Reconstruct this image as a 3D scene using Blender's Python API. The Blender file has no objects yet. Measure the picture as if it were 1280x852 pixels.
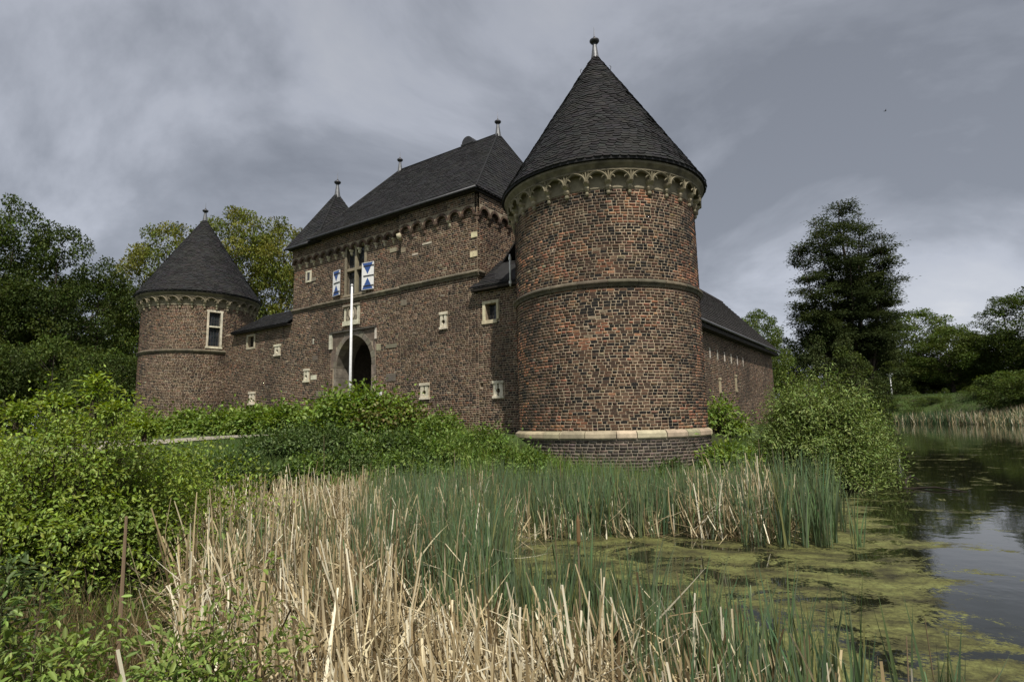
import bpy, math, random
import numpy as np
from mathutils import Matrix, Vector

rng = np.random.default_rng(7)
random.seed(7)
scene = bpy.context.scene
COL = scene.collection

# ------------------------------------------------------------------ camera
# eye level is z = 0; the pond lies at z = -1.9
WATER = -1.9
PITCH, ROLL = 0.1357, 0.0207
cp, sp, cr, sr = math.cos(PITCH), math.sin(PITCH), math.cos(ROLL), math.sin(ROLL)
fw = Vector((0, cp, sp)); up0 = Vector((0, -sp, cp)); r0 = Vector((1, 0, 0))
rt = cr * r0 - sr * up0
up = sr * r0 + cr * up0
cam = bpy.data.cameras.new('camera')
cam.sensor_width = 36.0
cam.lens = 710.6 / 1280 * 36.0
cam.clip_start = 0.05
cam.clip_end = 6000
camo = bpy.data.objects.new('camera', cam)
camo.matrix_world = Matrix(((rt.x, up.x, -fw.x, 0), (rt.y, up.y, -fw.y, 0), (rt.z, up.z, -fw.z, 0), (0, 0, 0, 1)))
COL.objects.link(camo)
scene.camera = camo

# ------------------------------------------------------------------ light
SUN_EL = math.radians(57)
SUN_DIR = np.array([0.184, -0.983])            # horizontal direction towards the sun
world = bpy.data.worlds.new('World')
scene.world = world
world.use_nodes = True
nt = world.node_tree
for n in list(nt.nodes):
    nt.nodes.remove(n)


def N(tree, kind, **kw):
    n = tree.nodes.new(kind)
    for k, v in kw.items():
        if k.startswith('i_'):
            n.inputs[k[2:].replace('_', ' ')].default_value = v
        elif k.startswith('n_'):
            n.inputs[int(k[2:])].default_value = v
        else:
            setattr(n, k, v)
    return n


def ramp(tree, stops):
    r = tree.nodes.new('ShaderNodeValToRGB')
    el = r.color_ramp.elements
    while len(el) < len(stops):
        el.new(0.5)
    for e, (p, c) in zip(el, stops):
        e.position = p
        e.color = (*c, 1)
    return r


SKY_OFF = (7.7, 2.6, 1.1)


def build_world():
    L = nt.links.new
    out = N(nt, 'ShaderNodeOutputWorld')
    bg = N(nt, 'ShaderNodeBackground')
    bg.inputs['Strength'].default_value = 0.1
    sky = N(nt, 'ShaderNodeTexSky', sky_type='NISHITA', sun_disc=False, sun_elevation=SUN_EL,
            sun_rotation=math.atan2(SUN_DIR[0], SUN_DIR[1]), air_density=1.0, dust_density=2.0)
    tc = N(nt, 'ShaderNodeTexCoord')
    sep = N(nt, 'ShaderNodeSeparateXYZ')
    L(tc.outputs['Generated'], sep.inputs[0])
    mx = N(nt, 'ShaderNodeMath', operation='MAXIMUM', n_1=0.0)
    L(sep.outputs['Z'], mx.inputs[0])
    zz = N(nt, 'ShaderNodeMath', operation='ADD', n_1=0.42)
    L(mx.outputs[0], zz.inputs[0])
    dv = N(nt, 'ShaderNodeVectorMath', operation='DIVIDE')
    cz = N(nt, 'ShaderNodeCombineXYZ')
    for i in range(3):
        L(zz.outputs[0], cz.inputs[i])
    L(tc.outputs['Generated'], dv.inputs[0])
    L(cz.outputs[0], dv.inputs[1])
    mp = N(nt, 'ShaderNodeMapping')
    mp.inputs['Location'].default_value = SKY_OFF
    mp.inputs['Scale'].default_value = (1.0, 1.15, 0.6)
    L(dv.outputs[0], mp.inputs[0])
    n1 = N(nt, 'ShaderNodeTexNoise', i_Scale=1.25, i_Detail=8.0, i_Roughness=0.55, i_Distortion=0.35)
    L(mp.outputs[0], n1.inputs['Vector'])
    # a pale even layer with darker blue-grey bellies and brighter rims, paler towards the horizon
    rp = ramp(nt, [(0.36, (1.70, 1.83, 2.12)), (0.43, (2.25, 2.40, 2.75)), (0.50, (3.2, 3.37, 3.82)), (0.57, (3.7, 3.84, 4.2)), (0.66, (4.9, 4.9, 4.95))])
    L(n1.outputs['Fac'], rp.inputs[0])
    hz = N(nt, 'ShaderNodeMapRange')
    hz.inputs['From Min'].default_value = 0.0
    hz.inputs['From Max'].default_value = 0.62
    hz.inputs['To Min'].default_value = 1.22
    hz.inputs['To Max'].default_value = 0.84
    L(sep.outputs['Z'], hz.inputs['Value'])
    veil = N(nt, 'ShaderNodeVectorMath', operation='SCALE')
    L(rp.outputs[0], veil.inputs[0])
    L(hz.outputs[0], veil.inputs['Scale'])
    mix = N(nt, 'ShaderNodeMix', data_type='RGBA')
    mix.inputs['Factor'].default_value = 0.93
    L(sky.outputs[0], mix.inputs['A'])
    L(veil.outputs[0], mix.inputs['B'])
    L(mix.outputs['Result'], bg.inputs['Color'])
    L(bg.outputs[0], out.inputs[0])


build_world()
sun = bpy.data.lights.new('sun', 'SUN')
sun.energy = 3.3
sun.angle = math.radians(0.6)
sun.color = (1.0, 0.94, 0.85)
suno = bpy.data.objects.new('sun', sun)
sd = Vector((SUN_DIR[0] * math.cos(SUN_EL), SUN_DIR[1] * math.cos(SUN_EL), math.sin(SUN_EL)))
suno.rotation_euler = sd.to_track_quat('Z', 'Y').to_euler()
suno.location = (0, -20, 40)
COL.objects.link(suno)
vs = scene.view_settings
vs.view_transform = 'Standard'
vs.look = 'None'
vs.exposure = 0.55
vs.gamma = 1.0
scene.render.engine = 'CYCLES'
scene.cycles.use_denoising = True
scene.cycles.max_bounces = 6
scene.cycles.diffuse_bounces = 3
scene.cycles.glossy_bounces = 3
scene.cycles.transmission_bounces = 4


# ------------------------------------------------------------------ materials
def base_mat(name):
    m = bpy.data.materials.new(name)
    m.use_nodes = True
    t = m.node_tree
    b = t.nodes['Principled BSDF']
    b.inputs['Specular IOR Level'].default_value = 0.25
    return m, t, b


def attr_mat(name, rough=0.85, var=0.35, nscale=9.0, bump=0.25, bscale=60.0, dirt=None, dscale=0.7, damt=0.5, spec=0.25, metal=0.0):
    """Colour from the piece's own 'Col', broken by grain and, if asked, by stains of another colour."""
    m, t, b = base_mat(name)
    L = t.links.new
    a = N(t, 'ShaderNodeAttribute', attribute_name='Col')
    tc = N(t, 'ShaderNodeTexCoord')
    n = N(t, 'ShaderNodeTexNoise', i_Scale=nscale, i_Detail=5.0, i_Roughness=0.6)
    L(tc.outputs['Object'], n.inputs['Vector'])
    mr = N(t, 'ShaderNodeMapRange')
    mr.inputs['From Min'].default_value = 0.3
    mr.inputs['From Max'].default_value = 0.7
    mr.inputs['To Min'].default_value = 1 - var
    mr.inputs['To Max'].default_value = 1 + var
    L(n.outputs['Fac'], mr.inputs['Value'])
    mul = N(t, 'ShaderNodeVectorMath', operation='SCALE')
    L(a.outputs['Color'], mul.inputs[0])
    L(mr.outputs[0], mul.inputs['Scale'])
    col = mul.outputs[0]
    if dirt:
        n3 = N(t, 'ShaderNodeTexNoise', i_Scale=dscale, i_Detail=6.0, i_Roughness=0.65)
        L(tc.outputs['Object'], n3.inputs['Vector'])
        r3 = ramp(t, [(0.48, (0, 0, 0)), (0.68, (damt, damt, damt))])
        L(n3.outputs['Fac'], r3.inputs[0])
        mx = N(t, 'ShaderNodeMix', data_type='RGBA')
        mx.inputs['B'].default_value = (*dirt, 1)
        L(r3.outputs[0], mx.inputs['Factor'])
        L(col, mx.inputs['A'])
        col = mx.outputs['Result']
    L(col, b.inputs['Base Color'])
    b.inputs['Roughness'].default_value = rough
    b.inputs['Specular IOR Level'].default_value = spec
    b.inputs['Metallic'].default_value = metal
    if bump:
        n2 = N(t, 'ShaderNodeTexNoise', i_Scale=bscale, i_Detail=4.0, i_Roughness=0.6)
        L(tc.outputs['Object'], n2.inputs['Vector'])
        bp = N(t, 'ShaderNodeBump', i_Strength=bump, i_Distance=0.02)
        L(n2.outputs['Fac'], bp.inputs['Height'])
        L(bp.outputs[0], b.inputs['Normal'])
    return m


def leaf_mat(name, trans=0.3, gloss=0.06):
    m = bpy.data.materials.new(name)
    m.use_nodes = True
    t = m.node_tree
    L = t.links.new
    for n in list(t.nodes):
        t.nodes.remove(n)
    out = N(t, 'ShaderNodeOutputMaterial')
    a = N(t, 'ShaderNodeAttribute', attribute_name='Col')
    d = N(t, 'ShaderNodeBsdfDiffuse')
    tr = N(t, 'ShaderNodeBsdfTranslucent')
    g = N(t, 'ShaderNodeBsdfGlossy')
    g.inputs['Roughness'].default_value = 0.5
    g.inputs['Color'].default_value = (0.74, 0.85, 0.52, 1)
    hs = N(t, 'ShaderNodeHueSaturation', i_Hue=0.485, i_Saturation=1.15, i_Value=1.2)
    L(a.outputs['Color'], hs.inputs['Color'])
    L(a.outputs['Color'], d.inputs['Color'])
    L(hs.outputs[0], tr.inputs['Color'])
    m1 = N(t, 'ShaderNodeMixShader', n_0=trans)
    L(d.outputs[0], m1.inputs[1])
    L(tr.outputs[0], m1.inputs[2])
    m2 = N(t, 'ShaderNodeMixShader', n_0=gloss)
    L(m1.outputs[0], m2.inputs[1])
    L(g.outputs[0], m2.inputs[2])
    L(m2.outputs[0], out.inputs[0])
    return m


M = {}
M['brick'] = attr_mat('brick_clay', 0.9, 0.35, 14, 0.35, 90, dirt=(0.040, 0.033, 0.027), dscale=0.42, damt=0.75)
M['mortar'] = attr_mat('lime_mortar', 0.95, 0.3, 7, 0.4, 70, dirt=(0.115, 0.09, 0.065), dscale=0.42, damt=0.8)
M['stone'] = attr_mat('limestone', 0.9, 0.22, 6, 0.3, 45, dirt=(0.16, 0.14, 0.10), dscale=2.2, damt=0.6)
M['darkstone'] = attr_mat('weathered_sandstone', 0.92, 0.35, 5, 0.4, 40, dirt=(0.05, 0.047, 0.04), dscale=1.6, damt=0.7)
M['slate'] = attr_mat('roof_slate', 0.72, 0.3, 5, 0.25, 50, dirt=(0.030, 0.031, 0.024), dscale=1.2, damt=0.4, spec=0.22)
M['lead'] = attr_mat('grey_lead', 0.5, 0.3, 9, 0.1, 40, spec=0.5, metal=0.5)
M['iron'] = attr_mat('black_iron', 0.6, 0.2, 30, 0.1, 90, spec=0.4)
M['paint'] = attr_mat('oil_paint', 0.5, 0.1, 12, 0.1, 50, spec=0.4)
M['wood'] = attr_mat('old_timber', 0.8, 0.35, 6, 0.3, 40)
M['bark'] = attr_mat('bark', 0.95, 0.35, 4, 0.5, 20)
M['leaf'] = leaf_mat('leaves', 0.34, 0.045)
M['needle'] = leaf_mat('feathery_leaves', 0.25, 0.0)
M['tree_leaf'] = leaf_mat('tree_leaves', 0.32, 0.014)
M['reed'] = leaf_mat('green_reed_leaf', 0.22, 0.07)
M['straw'] = leaf_mat('dry_reed_leaf', 0.12, 0.04)
M['glass'] = attr_mat('old_glass', 0.12, 0.15, 4, 0.15, 3, spec=0.6)


# ------------------------------------------------------------------ mesh helpers
class MB:
    def __init__(s):
        s.v = []
        s.f = []
        s.c = []

    def face(s, pts, col):
        i = len(s.v)
        s.v.extend([tuple(map(float, p)) for p in pts])
        s.f.append(tuple(range(i, i + len(pts))))
        s.c.append(col)

    def mesh(s, V, F, col):
        i = len(s.v)
        s.v.extend([tuple(map(float, p)) for p in V])
        for f in F:
            s.f.append(tuple(i + k for k in f))
            s.c.append(col)

    def hexa(s, P, col):
        """P: eight corners, first four one end ring, last four the other"""
        s.mesh(P, [(3, 2, 1, 0), (4, 5, 6, 7), (0, 1, 5, 4), (1, 2, 6, 5), (2, 3, 7, 6), (3, 0, 4, 7)], col)

    def prism(s, A, B, col):
        """closed prism between two matching rings"""
        n = len(A)
        s.mesh(list(A) + list(B), [tuple(range(n - 1, -1, -1)), tuple(range(n, 2 * n))] +
               [(k, (k + 1) % n, n + (k + 1) % n, n + k) for k in range(n)], col)

    def tube(s, path, rad, col, n=6, cap=True):
        path = [np.array(p, float) for p in path]
        m = len(path)
        rad = [rad] * m if np.isscalar(rad) else rad
        V = []
        prev = None
        for k in range(m):
            d = path[min(k + 1, m - 1)] - path[max(k - 1, 0)]
            d /= (np.linalg.norm(d) + 1e-9)
            if prev is None:
                a = np.cross(d, (0.13, 0.97, 0.21))
                if np.linalg.norm(a) < 1e-3:
                    a = np.cross(d, (1, 0, 0))
            else:
                a = prev - d * (prev @ d)
            a /= (np.linalg.norm(a) + 1e-9)
            prev = a
            b = np.cross(d, a)
            for j in range(n):
                q = 2 * math.pi * j / n
                V.append(path[k] + rad[k] * (a * math.cos(q) + b * math.sin(q)))
        F = [(k * n + j, k * n + (j + 1) % n, (k + 1) * n + (j + 1) % n, (k + 1) * n + j) for k in range(m - 1) for j in range(n)]
        if cap:
            F += [tuple(range(n - 1, -1, -1)), tuple((m - 1) * n + j for j in range(n))]
        s.mesh(V, F, col)

    def lathe(s, prof, cx, cy, col, n=64, a0=0.0, a1=2 * math.pi, cap=False):
        full = abs(a1 - a0 - 2 * math.pi) < 1e-6
        na = n if full else n + 1
        V = []
        for k in range(na):
            q = a0 + (a1 - a0) * k / n
            for (r, z) in prof:
                V.append((cx + r * math.cos(q), cy + r * math.sin(q), z))
        m = len(prof)
        F = []
        for k in range(n):
            k2 = (k + 1) % na
            for j in range(m - 1):
                F.append((k * m + j, k2 * m + j, k2 * m + j + 1, k * m + j + 1))
        if not full:
            F += [tuple(range(m)), tuple((na - 1) * m + j for j in range(m - 1, -1, -1))]
        s.mesh(V, F, col)

    def build(s, name, mat, parent=None, smooth=False):
        me = bpy.data.meshes.new(name)
        me.from_pydata(s.v, [], s.f)
        at = me.attributes.new('Col', 'FLOAT_COLOR', 'FACE')
        at.data.foreach_set('color', np.array([(*c[:3], 1.0) for c in s.c], np.float32).ravel())
        return finish(name, me, mat, parent, smooth)


def finish(name, me, mat, parent=None, smooth=False):
    me.materials.append(M[mat] if isinstance(mat, str) else mat)
    if smooth:
        me.polygons.foreach_set('use_smooth', np.ones(len(me.polygons), bool))
    me.update()
    o = bpy.data.objects.new(name, me)
    COL.objects.link(o)
    if parent is not None:
        put(o, parent)
    return o


def put(o, parent):
    o.parent = parent
    o.matrix_parent_inverse = PINV.setdefault(parent.name, parent_inverse(parent))


def parent_inverse(p):
    m = Matrix.LocRotScale(p.location, p.rotation_euler, p.scale)
    if p.parent is not None:
        m = Matrix.LocRotScale(p.parent.location, p.parent.rotation_euler, p.parent.scale) @ p.matrix_parent_inverse @ m
    return m.inverted()


PINV = {}


def np_mesh(name, V, F, C, mat, parent=None, smooth=False):
    """V (n,3), F (m,k) all the same size, C (m,3)"""
    me = bpy.data.meshes.new(name)
    V = np.ascontiguousarray(V, np.float32)
    F = np.ascontiguousarray(F, np.int32)
    m, k = F.shape
    me.vertices.add(len(V))
    me.vertices.foreach_set('co', V.ravel())
    me.loops.add(m * k)
    me.loops.foreach_set('vertex_index', F.ravel())
    me.polygons.add(m)
    me.polygons.foreach_set('loop_start', np.arange(0, m * k, k, dtype=np.int32))
    me.polygons.foreach_set('loop_total', np.full(m, k, np.int32))
    at = me.attributes.new('Col', 'FLOAT_COLOR', 'FACE')
    at.data.foreach_set('color', np.concatenate([C, np.ones((m, 1))], 1).astype(np.float32).ravel())
    me.update(calc_edges=True)
    return finish(name, me, mat, parent, smooth)


def thing(name, label, cat, loc=(0, 0, 0), group=None):
    o = bpy.data.objects.new(name, None)
    o.empty_display_size = 0.3
    o.location = loc
    COL.objects.link(o)
    return tag(o, label, cat, group)


def tag(o, label, cat, group=None, kind=None):
    if label:
        o['label'] = label
    if cat:
        o['category'] = cat
    if group:
        o['group'] = group
    if kind:
        o['kind'] = kind
    return o


def stuff(o):
    o['kind'] = 'stuff'
    return o


def structure(o):
    o['kind'] = 'structure'
    return o


def _hash(ix, iy, seed):
    h = (ix.astype(np.int64) * 374761393 + iy.astype(np.int64) * 668265263 + seed * 974711) & 0x7fffffff
    h = ((h ^ (h >> 13)) * 1274126177) & 0x7fffffff
    return ((h ^ (h >> 16)) & 0xffff) / 65535.0


def vnoise(x, y, seed=0):
    x = np.asarray(x, float)
    y = np.asarray(y, float)
    ix, iy = np.floor(x), np.floor(y)
    fx, fy = x - ix, y - iy
    fx = fx * fx * (3 - 2 * fx)
    fy = fy * fy * (3 - 2 * fy)
    a = _hash(ix, iy, seed); b = _hash(ix + 1, iy, seed)
    c = _hash(ix, iy + 1, seed); d = _hash(ix + 1, iy + 1, seed)
    return (a * (1 - fx) + b * fx) * (1 - fy) + (c * (1 - fx) + d * fx) * fy


def fbm(x, y, seed=0, o=3):
    s = 0; a = 0.5; t = 0
    for k in range(o):
        s = s + a * vnoise(np.asarray(x) * 2 ** k, np.asarray(y) * 2 ** k, seed + k)
        t += a
        a *= 0.5
    return s / t


def sstep(x, a, b):
    q = np.clip((x - a) / (b - a), 0, 1)
    return q * q * (3 - 2 * q)


# ------------------------------------------------------------------ plan of the place
CEN = np.array([2.973, 17.557])                 # centre of the corner tower
U = np.array([-0.8197, 0.5727])                 # along the gate front, from the corner tower to the far tower
NF = np.array([-0.5727, -0.8197])               # outward from the gate front
W2 = np.array([0.5752, 0.8180])                 # along the right-hand wing, away from the viewer
NR = np.array([0.8180, -0.5752])                # outward from the wing


def FP(t, o, z):
    """point of the gate front: t along, o outward, z up"""
    return (CEN[0] + U[0] * t + NF[0] * o, CEN[1] + U[1] * t + NF[1] * o, z)


def RP(t, o, z):
    return (CEN[0] + W2[0] * t + NR[0] * o, CEN[1] + W2[1] * t + NR[1] * o, z)


def to_ts(x, y):
    dx, dy = x - CEN[0], y - CEN[1]
    return dx * U[0] + dy * U[1], dx * NF[0] + dy * NF[1]


POND = np.array([(-1.0, 1.0), (-1.9, 3.0), (-3.0, 5.2), (-4.2, 7.6), (-5.0, 9.6), (-4.6, 11.2), (-3, 12.1), (-0.5, 12.5),
                 (2.5, 12.2), (5, 12.9), (7.6, 13.8), (10.0, 16.2), (12.5, 22.5), (17, 31), (26, 43), (36, 61), (46, 80),
                 (52, 89), (58, 86), (59, 74), (55, 58), (53, 40), (51, 10), (42, -15), (12, -12), (6, -1), (2.0, 0.7), (0.5, 0.9)], float)


def pond_dist(x, y):
    """distance to the shore, positive on land"""
    x = np.asarray(x, float); y = np.asarray(y, float)
    d2 = np.full(x.shape, 1e18)
    inside = np.zeros(x.shape, bool)
    n = len(POND)
    for k in range(n):
        ax, ay = POND[k]
        bx, by = POND[(k + 1) % n]
        ex, ey = bx - ax, by - ay
        q = np.clip(((x - ax) * ex + (y - ay) * ey) / (ex * ex + ey * ey), 0, 1)
        d2 = np.minimum(d2, (x - ax - q * ex) ** 2 + (y - ay - q * ey) ** 2)
        c = ((ay > y) != (by > y)) & (x < (bx - ax) * (y - ay) / ((by - ay) if by != ay else 1e-9) + ax)
        inside ^= c
    d = np.sqrt(d2)
    return np.where(inside, -d, d)


def ground_z(x, y):
    x = np.asarray(x, float); y = np.asarray(y, float)
    d = pond_dist(x, y) + 0.35 * (fbm(x * 0.8, y * 0.8, 3) - 0.5)
    tar = -1.5 + 1.03 * sstep(y, 8.5, 18.0)
    far = sstep(y, 58, 84) * sstep(x, 18, 40)
    tar = tar * (1 - far) + 2.5 * far
    L = 4.8 * (1 - far) + 13 * far
    up_ = WATER + (tar - WATER) * sstep(np.maximum(d, 0), 0, L) + 0.10 * (fbm(x * 0.6, y * 0.6, 9) - 0.5) * np.clip(d, 0, 1)
    dn = WATER - 0.35 * np.clip(-d, 0, 2.5) - 0.03
    return np.where(d > 0, up_, dn)


def gz(x, y):
    return float(ground_z(np.array([x]), np.array([y]))[0])


# ------------------------------------------------------------------ masonry
def lay(t0, t1, z0, z1, blocked=None, seed=1, course=0.081, joint=0.0205, L=0.20, H=0.128):
    """courses of stretchers and headers; returns arrays ta, tb, za, zb, proud, header"""
    r = np.random.default_rng(seed)
    out = []
    z = z0
    k = 0
    while z + course * 0.9 < z1 + 1e-6:
        zm = z + course * 0.5
        free = [(t0, t1)]
        if blocked:
            for (a, b) in blocked(zm):
                nf_ = []
                for (p, q) in free:
                    if b <= p or a >= q:
                        nf_.append((p, q))
                    else:
                        if a > p:
                            nf_.append((p, a))
                        if b < q:
                            nf_.append((b, q))
                free = nf_
        for (p, q) in free:
            t = p
            h = (k % 2 == 0)
            first = True
            while t < q - 0.02:
                w = (H if h else L) * r.uniform(0.95, 1.05)
                if first and k % 2:
                    w *= r.uniform(0.4, 1.0)
                first = False
                e = min(t + w, q)
                if q - e < 0.06:
                    e = q
                if e - t > joint * 1.6:
                    out.append((t + joint / 2, e - joint / 2, z + joint / 2 + r.normal(0, .0012), z + course - joint / 2 + r.normal(0, .0012),
                                r.uniform(0.003, 0.011), 1.0 if w < 0.165 else 0.0))
                t = e
                h = (not h) if r.random() < 0.72 else h
        z += course
        k += 1
    return np.array(out)


def pick_colours(B, pal, field, r):
    """palette index by a slow field over the wall, so odd firings sit in patches"""
    n = len(B)
    tm, zm = (B[:, 0] + B[:, 1]) / 2, (B[:, 2] + B[:, 3]) / 2
    W = field(tm, zm, B[:, 5])
    W = W / W.sum(1, keepdims=True)
    c = np.cumsum(W, 1)
    q = r.random((n, 1))
    return (q > c).sum(1).clip(0, len(pal) - 1)


def brick_mesh(name, B, C, mapf, parent):
    n = len(B)
    ta, tb, za, zb, pr = B[:, 0], B[:, 1], B[:, 2], B[:, 3], B[:, 4]
    r = np.random.default_rng(n)
    pts = []
    for o in ('b', 'f'):
        for (tt, zz) in ((ta, za), (tb, za), (tb, zb), (ta, zb)):
            oo = -0.006 * np.ones(n) if o == 'b' else pr + r.normal(0, .0018, n)
            j = 0 if o == 'b' else 1
            e = 0.0022
            tt2 = tt + (r.normal(0, e, n) if j else 0)
            zz2 = zz + (r.normal(0, e * .7, n) if j else 0)
            X = mapf(tt2, oo, zz2)
            pts.append(np.stack([X[0] + 0 * tt, X[1] + 0 * tt, X[2] + 0 * tt], 1))
    V = np.stack(pts, 1).reshape(-1, 3)
    q = np.array([(4, 5, 6, 7), (0, 1, 5, 4), (1, 2, 6, 5), (2, 3, 7, 6), (3, 0, 4, 7)])
    F = (np.arange(n)[:, None, None] * 8 + q[None]).reshape(-1, 4)
    return stuff(np_mesh(name, V, F, np.repeat(C, 5, 0), 'brick', parent))


def sheet(mb, mapf, t0, t1, z0, z1, holes, col, dt=100.0, o=0.0, back=True):
    """wall surface with rectangular recesses (ta, tb, za, zb, depth)"""
    T = {t0, t1}
    Zs = {z0, z1}
    for h in holes:
        T |= {max(t0, min(t1, h[0])), max(t0, min(t1, h[1]))}
        Zs |= {max(z0, min(z1, h[2])), max(z0, min(z1, h[3]))}
    k = t0
    while k < t1:
        T.add(k)
        k += dt
    T = sorted(T)
    Zs = sorted(Zs)
    for a, b in zip(T[:-1], T[1:]):
        if b - a < 1e-5:
            continue
        for c, d in zip(Zs[:-1], Zs[1:]):
            tm, zm = (a + b) / 2, (c + d) / 2
            if any(h[0] < tm < h[1] and h[2] < zm < h[3] for h in holes):
                continue
            mb.face([mapf(a, o, c), mapf(b, o, c), mapf(b, o, d), mapf(a, o, d)], col)
    for h in holes:
        a, b, c, d, dep = h[:5]
        A = [mapf(a, o, c), mapf(b, o, c), mapf(b, o, d), mapf(a, o, d)]
        Bk = [mapf(a, o - dep, c), mapf(b, o - dep, c), mapf(b, o - dep, d), mapf(a, o - dep, d)]
        for i in range(4):
            mb.face([A[i], A[(i + 1) % 4], Bk[(i + 1) % 4], Bk[i]], col)
        if back:
            mb.face(Bk, col)


def fbox(mb, mapf, ta, tb, oa, ob, za, zb, col):
    mb.hexa([mapf(ta, oa, za), mapf(tb, oa, za), mapf(tb, ob, za), mapf(ta, ob, za),
             mapf(ta, oa, zb), mapf(tb, oa, zb), mapf(tb, ob, zb), mapf(ta, ob, zb)], col)


def jit(c, a=0.12, r=random):
    k = 1 + r.uniform(-a, a)
    return tuple(max(0.0, x * k * (1 + r.uniform(-a, a) * 0.25)) for x in c)


PAL_T = np.array([(.016, .0145, .0145), (.068, .043, .031), (.112, .065, .042), (.150, .096, .062), (.220, .100, .058), (.29, .150, .085), (.24, .19, .13)])
PAL_G = np.array([(.036, .028, .024), (.080, .052, .038), (.118, .074, .049), (.152, .102, .069), (.180, .092, .058), (.210, .142, .095), (.24, .195, .14)])
LIME = (.52, .46, .33)
PALE = (.66, .61, .47)
GREYSTONE = (.16, .14, .11)


def field_tower(t, z, hd):
    a = fbm(t * 0.75 + 3, z * 1.0, 11)
    b = fbm(t * 0.9, z * 1.3 + 40, 21)
    dark = np.clip((a - 0.51) * 11, 0, 2.4) + hd * 0.22 + 0.32
    red = np.clip((b - 0.55) * 15, 0, 3.0) + 0.05
    tan = np.clip((0.45 - b) * 5, 0, 1.0) + 0.12
    one = np.ones_like(t)
    return np.stack([dark * 0.75, 0.70 * one, 0.70 * one, tan * 0.9, red * 0.62, red * 0.20, 0.03 * one], 1)


def field_gate(t, z, hd):
    a = fbm(t * 0.8 + 7, z * 1.1, 31)
    b = fbm(t * 0.5, z * 0.7 + 14, 41)
    dark = np.clip((a - 0.48) * 5, 0, 1.2) + hd * 0.3 + 0.16
    red = np.clip((b - 0.56) * 7, 0, 1.0) + 0.08
    one = np.ones_like(t)
    return np.stack([dark * 0.62, 0.6 * one, 0.9 * one, 0.55 * one, red * 0.5, 0.16 * one, 0.05 * one], 1)


def masonry(name, parent, mapf, t0, t1, z0, z1, holes, pal=PAL_G, field=field_gate, seed=1, extra=None, mort=(.39, .32, .23), core_holes=None, dt=100.0, bz0=None, offs=(0, 0)):
    mb = MB()
    sheet(mb, mapf, t0, t1, z0, z1, holes if core_holes is None else core_holes, mort, dt)
    w = mb.build('wall', 'mortar', parent)

    def blocked(z):
        L = [(h[0], h[1]) for h in holes if h[2] - 0.02 < z < h[3] + 0.02]
        if extra:
            L += extra(z)
        return L
    B = lay(t0, t1, z0 if bz0 is None else bz0, z1, blocked, seed)
    r = np.random.default_rng(seed + 5)
    Bf = B.copy()
    Bf[:, 0] += offs[0]; Bf[:, 1] += offs[0]
    idx = pick_colours(Bf, pal, field, r)
    Cc = pal[idx] * r.uniform(0.78, 1.22, (len(B), 1)) * r.normal(1, .05, (len(B), 3)).clip(.8, 1.2)
    brick_mesh(name, B, Cc, mapf, w)
    return w


# ------------------------------------------------------------------ slates
def slate_face(mb, A, B, Cc, D, row=0.17, wid=0.20, base=(.0185, .018, .0185), r=random, lift=0.022, wob=0.0):
    """roof plane with eave A-B and top D-C, covered by lapped slates"""
    A, B, Cc, D = (np.array(p, float) for p in (A, B, Cc, D))
    n = np.cross(B - A, (D + Cc) / 2 - (A + B) / 2)
    n /= np.linalg.norm(n)
    if n[2] < 0:
        n = -n
    Ls = np.linalg.norm((D + Cc) / 2 - (A + B) / 2)
    m = max(1, int(Ls / row))
    for k in range(m):
        v0, v1 = k / m, min(1.0, (k + 1.35) / m)
        la, lb = A + (D - A) * v0, B + (Cc - B) * v0
        ta, tb = A + (D - A) * v1, B + (Cc - B) * v1
        W = np.linalg.norm(lb - la)
        cnt = max(1, int(W / wid))
        off = 0.5 if k % 2 else 0.0
        for j in range(-1, cnt + 1):
            u0 = (j + off) / cnt + r.uniform(-.03, .03) / cnt
            u1 = (j + 1 + off) / cnt
            u0, u1 = max(0, u0), min(1, u1)
            if u1 - u0 < 0.15 / cnt:
                continue
            P = lambda u, v: (la + (lb - la) * u) * (1 - v) + (ta + (tb - ta) * u) * v
            du = u1 - u0
            lf = lift * r.uniform(0.7, 1.5)
            g = 0.002
            low = [P(u0 + g * du, 0.22) + n * lf * .85, P(u0 + .22 * du, 0.03) + n * lf, P(u0 + .72 * du, 0.0) + n * lf, P(u1 - g * du, 0.15) + n * lf * .9]
            topp = [P(u1, 1) + n * 0.001, P(u0, 1) + n * 0.001]
            c = jit(base, 0.30, r)
            mb.face(low + topp, c)
            for q in range(3):
                mb.face([low[q] - n * lf * .95, low[q + 1] - n * lf * .95, low[q + 1], low[q]], c)


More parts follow.
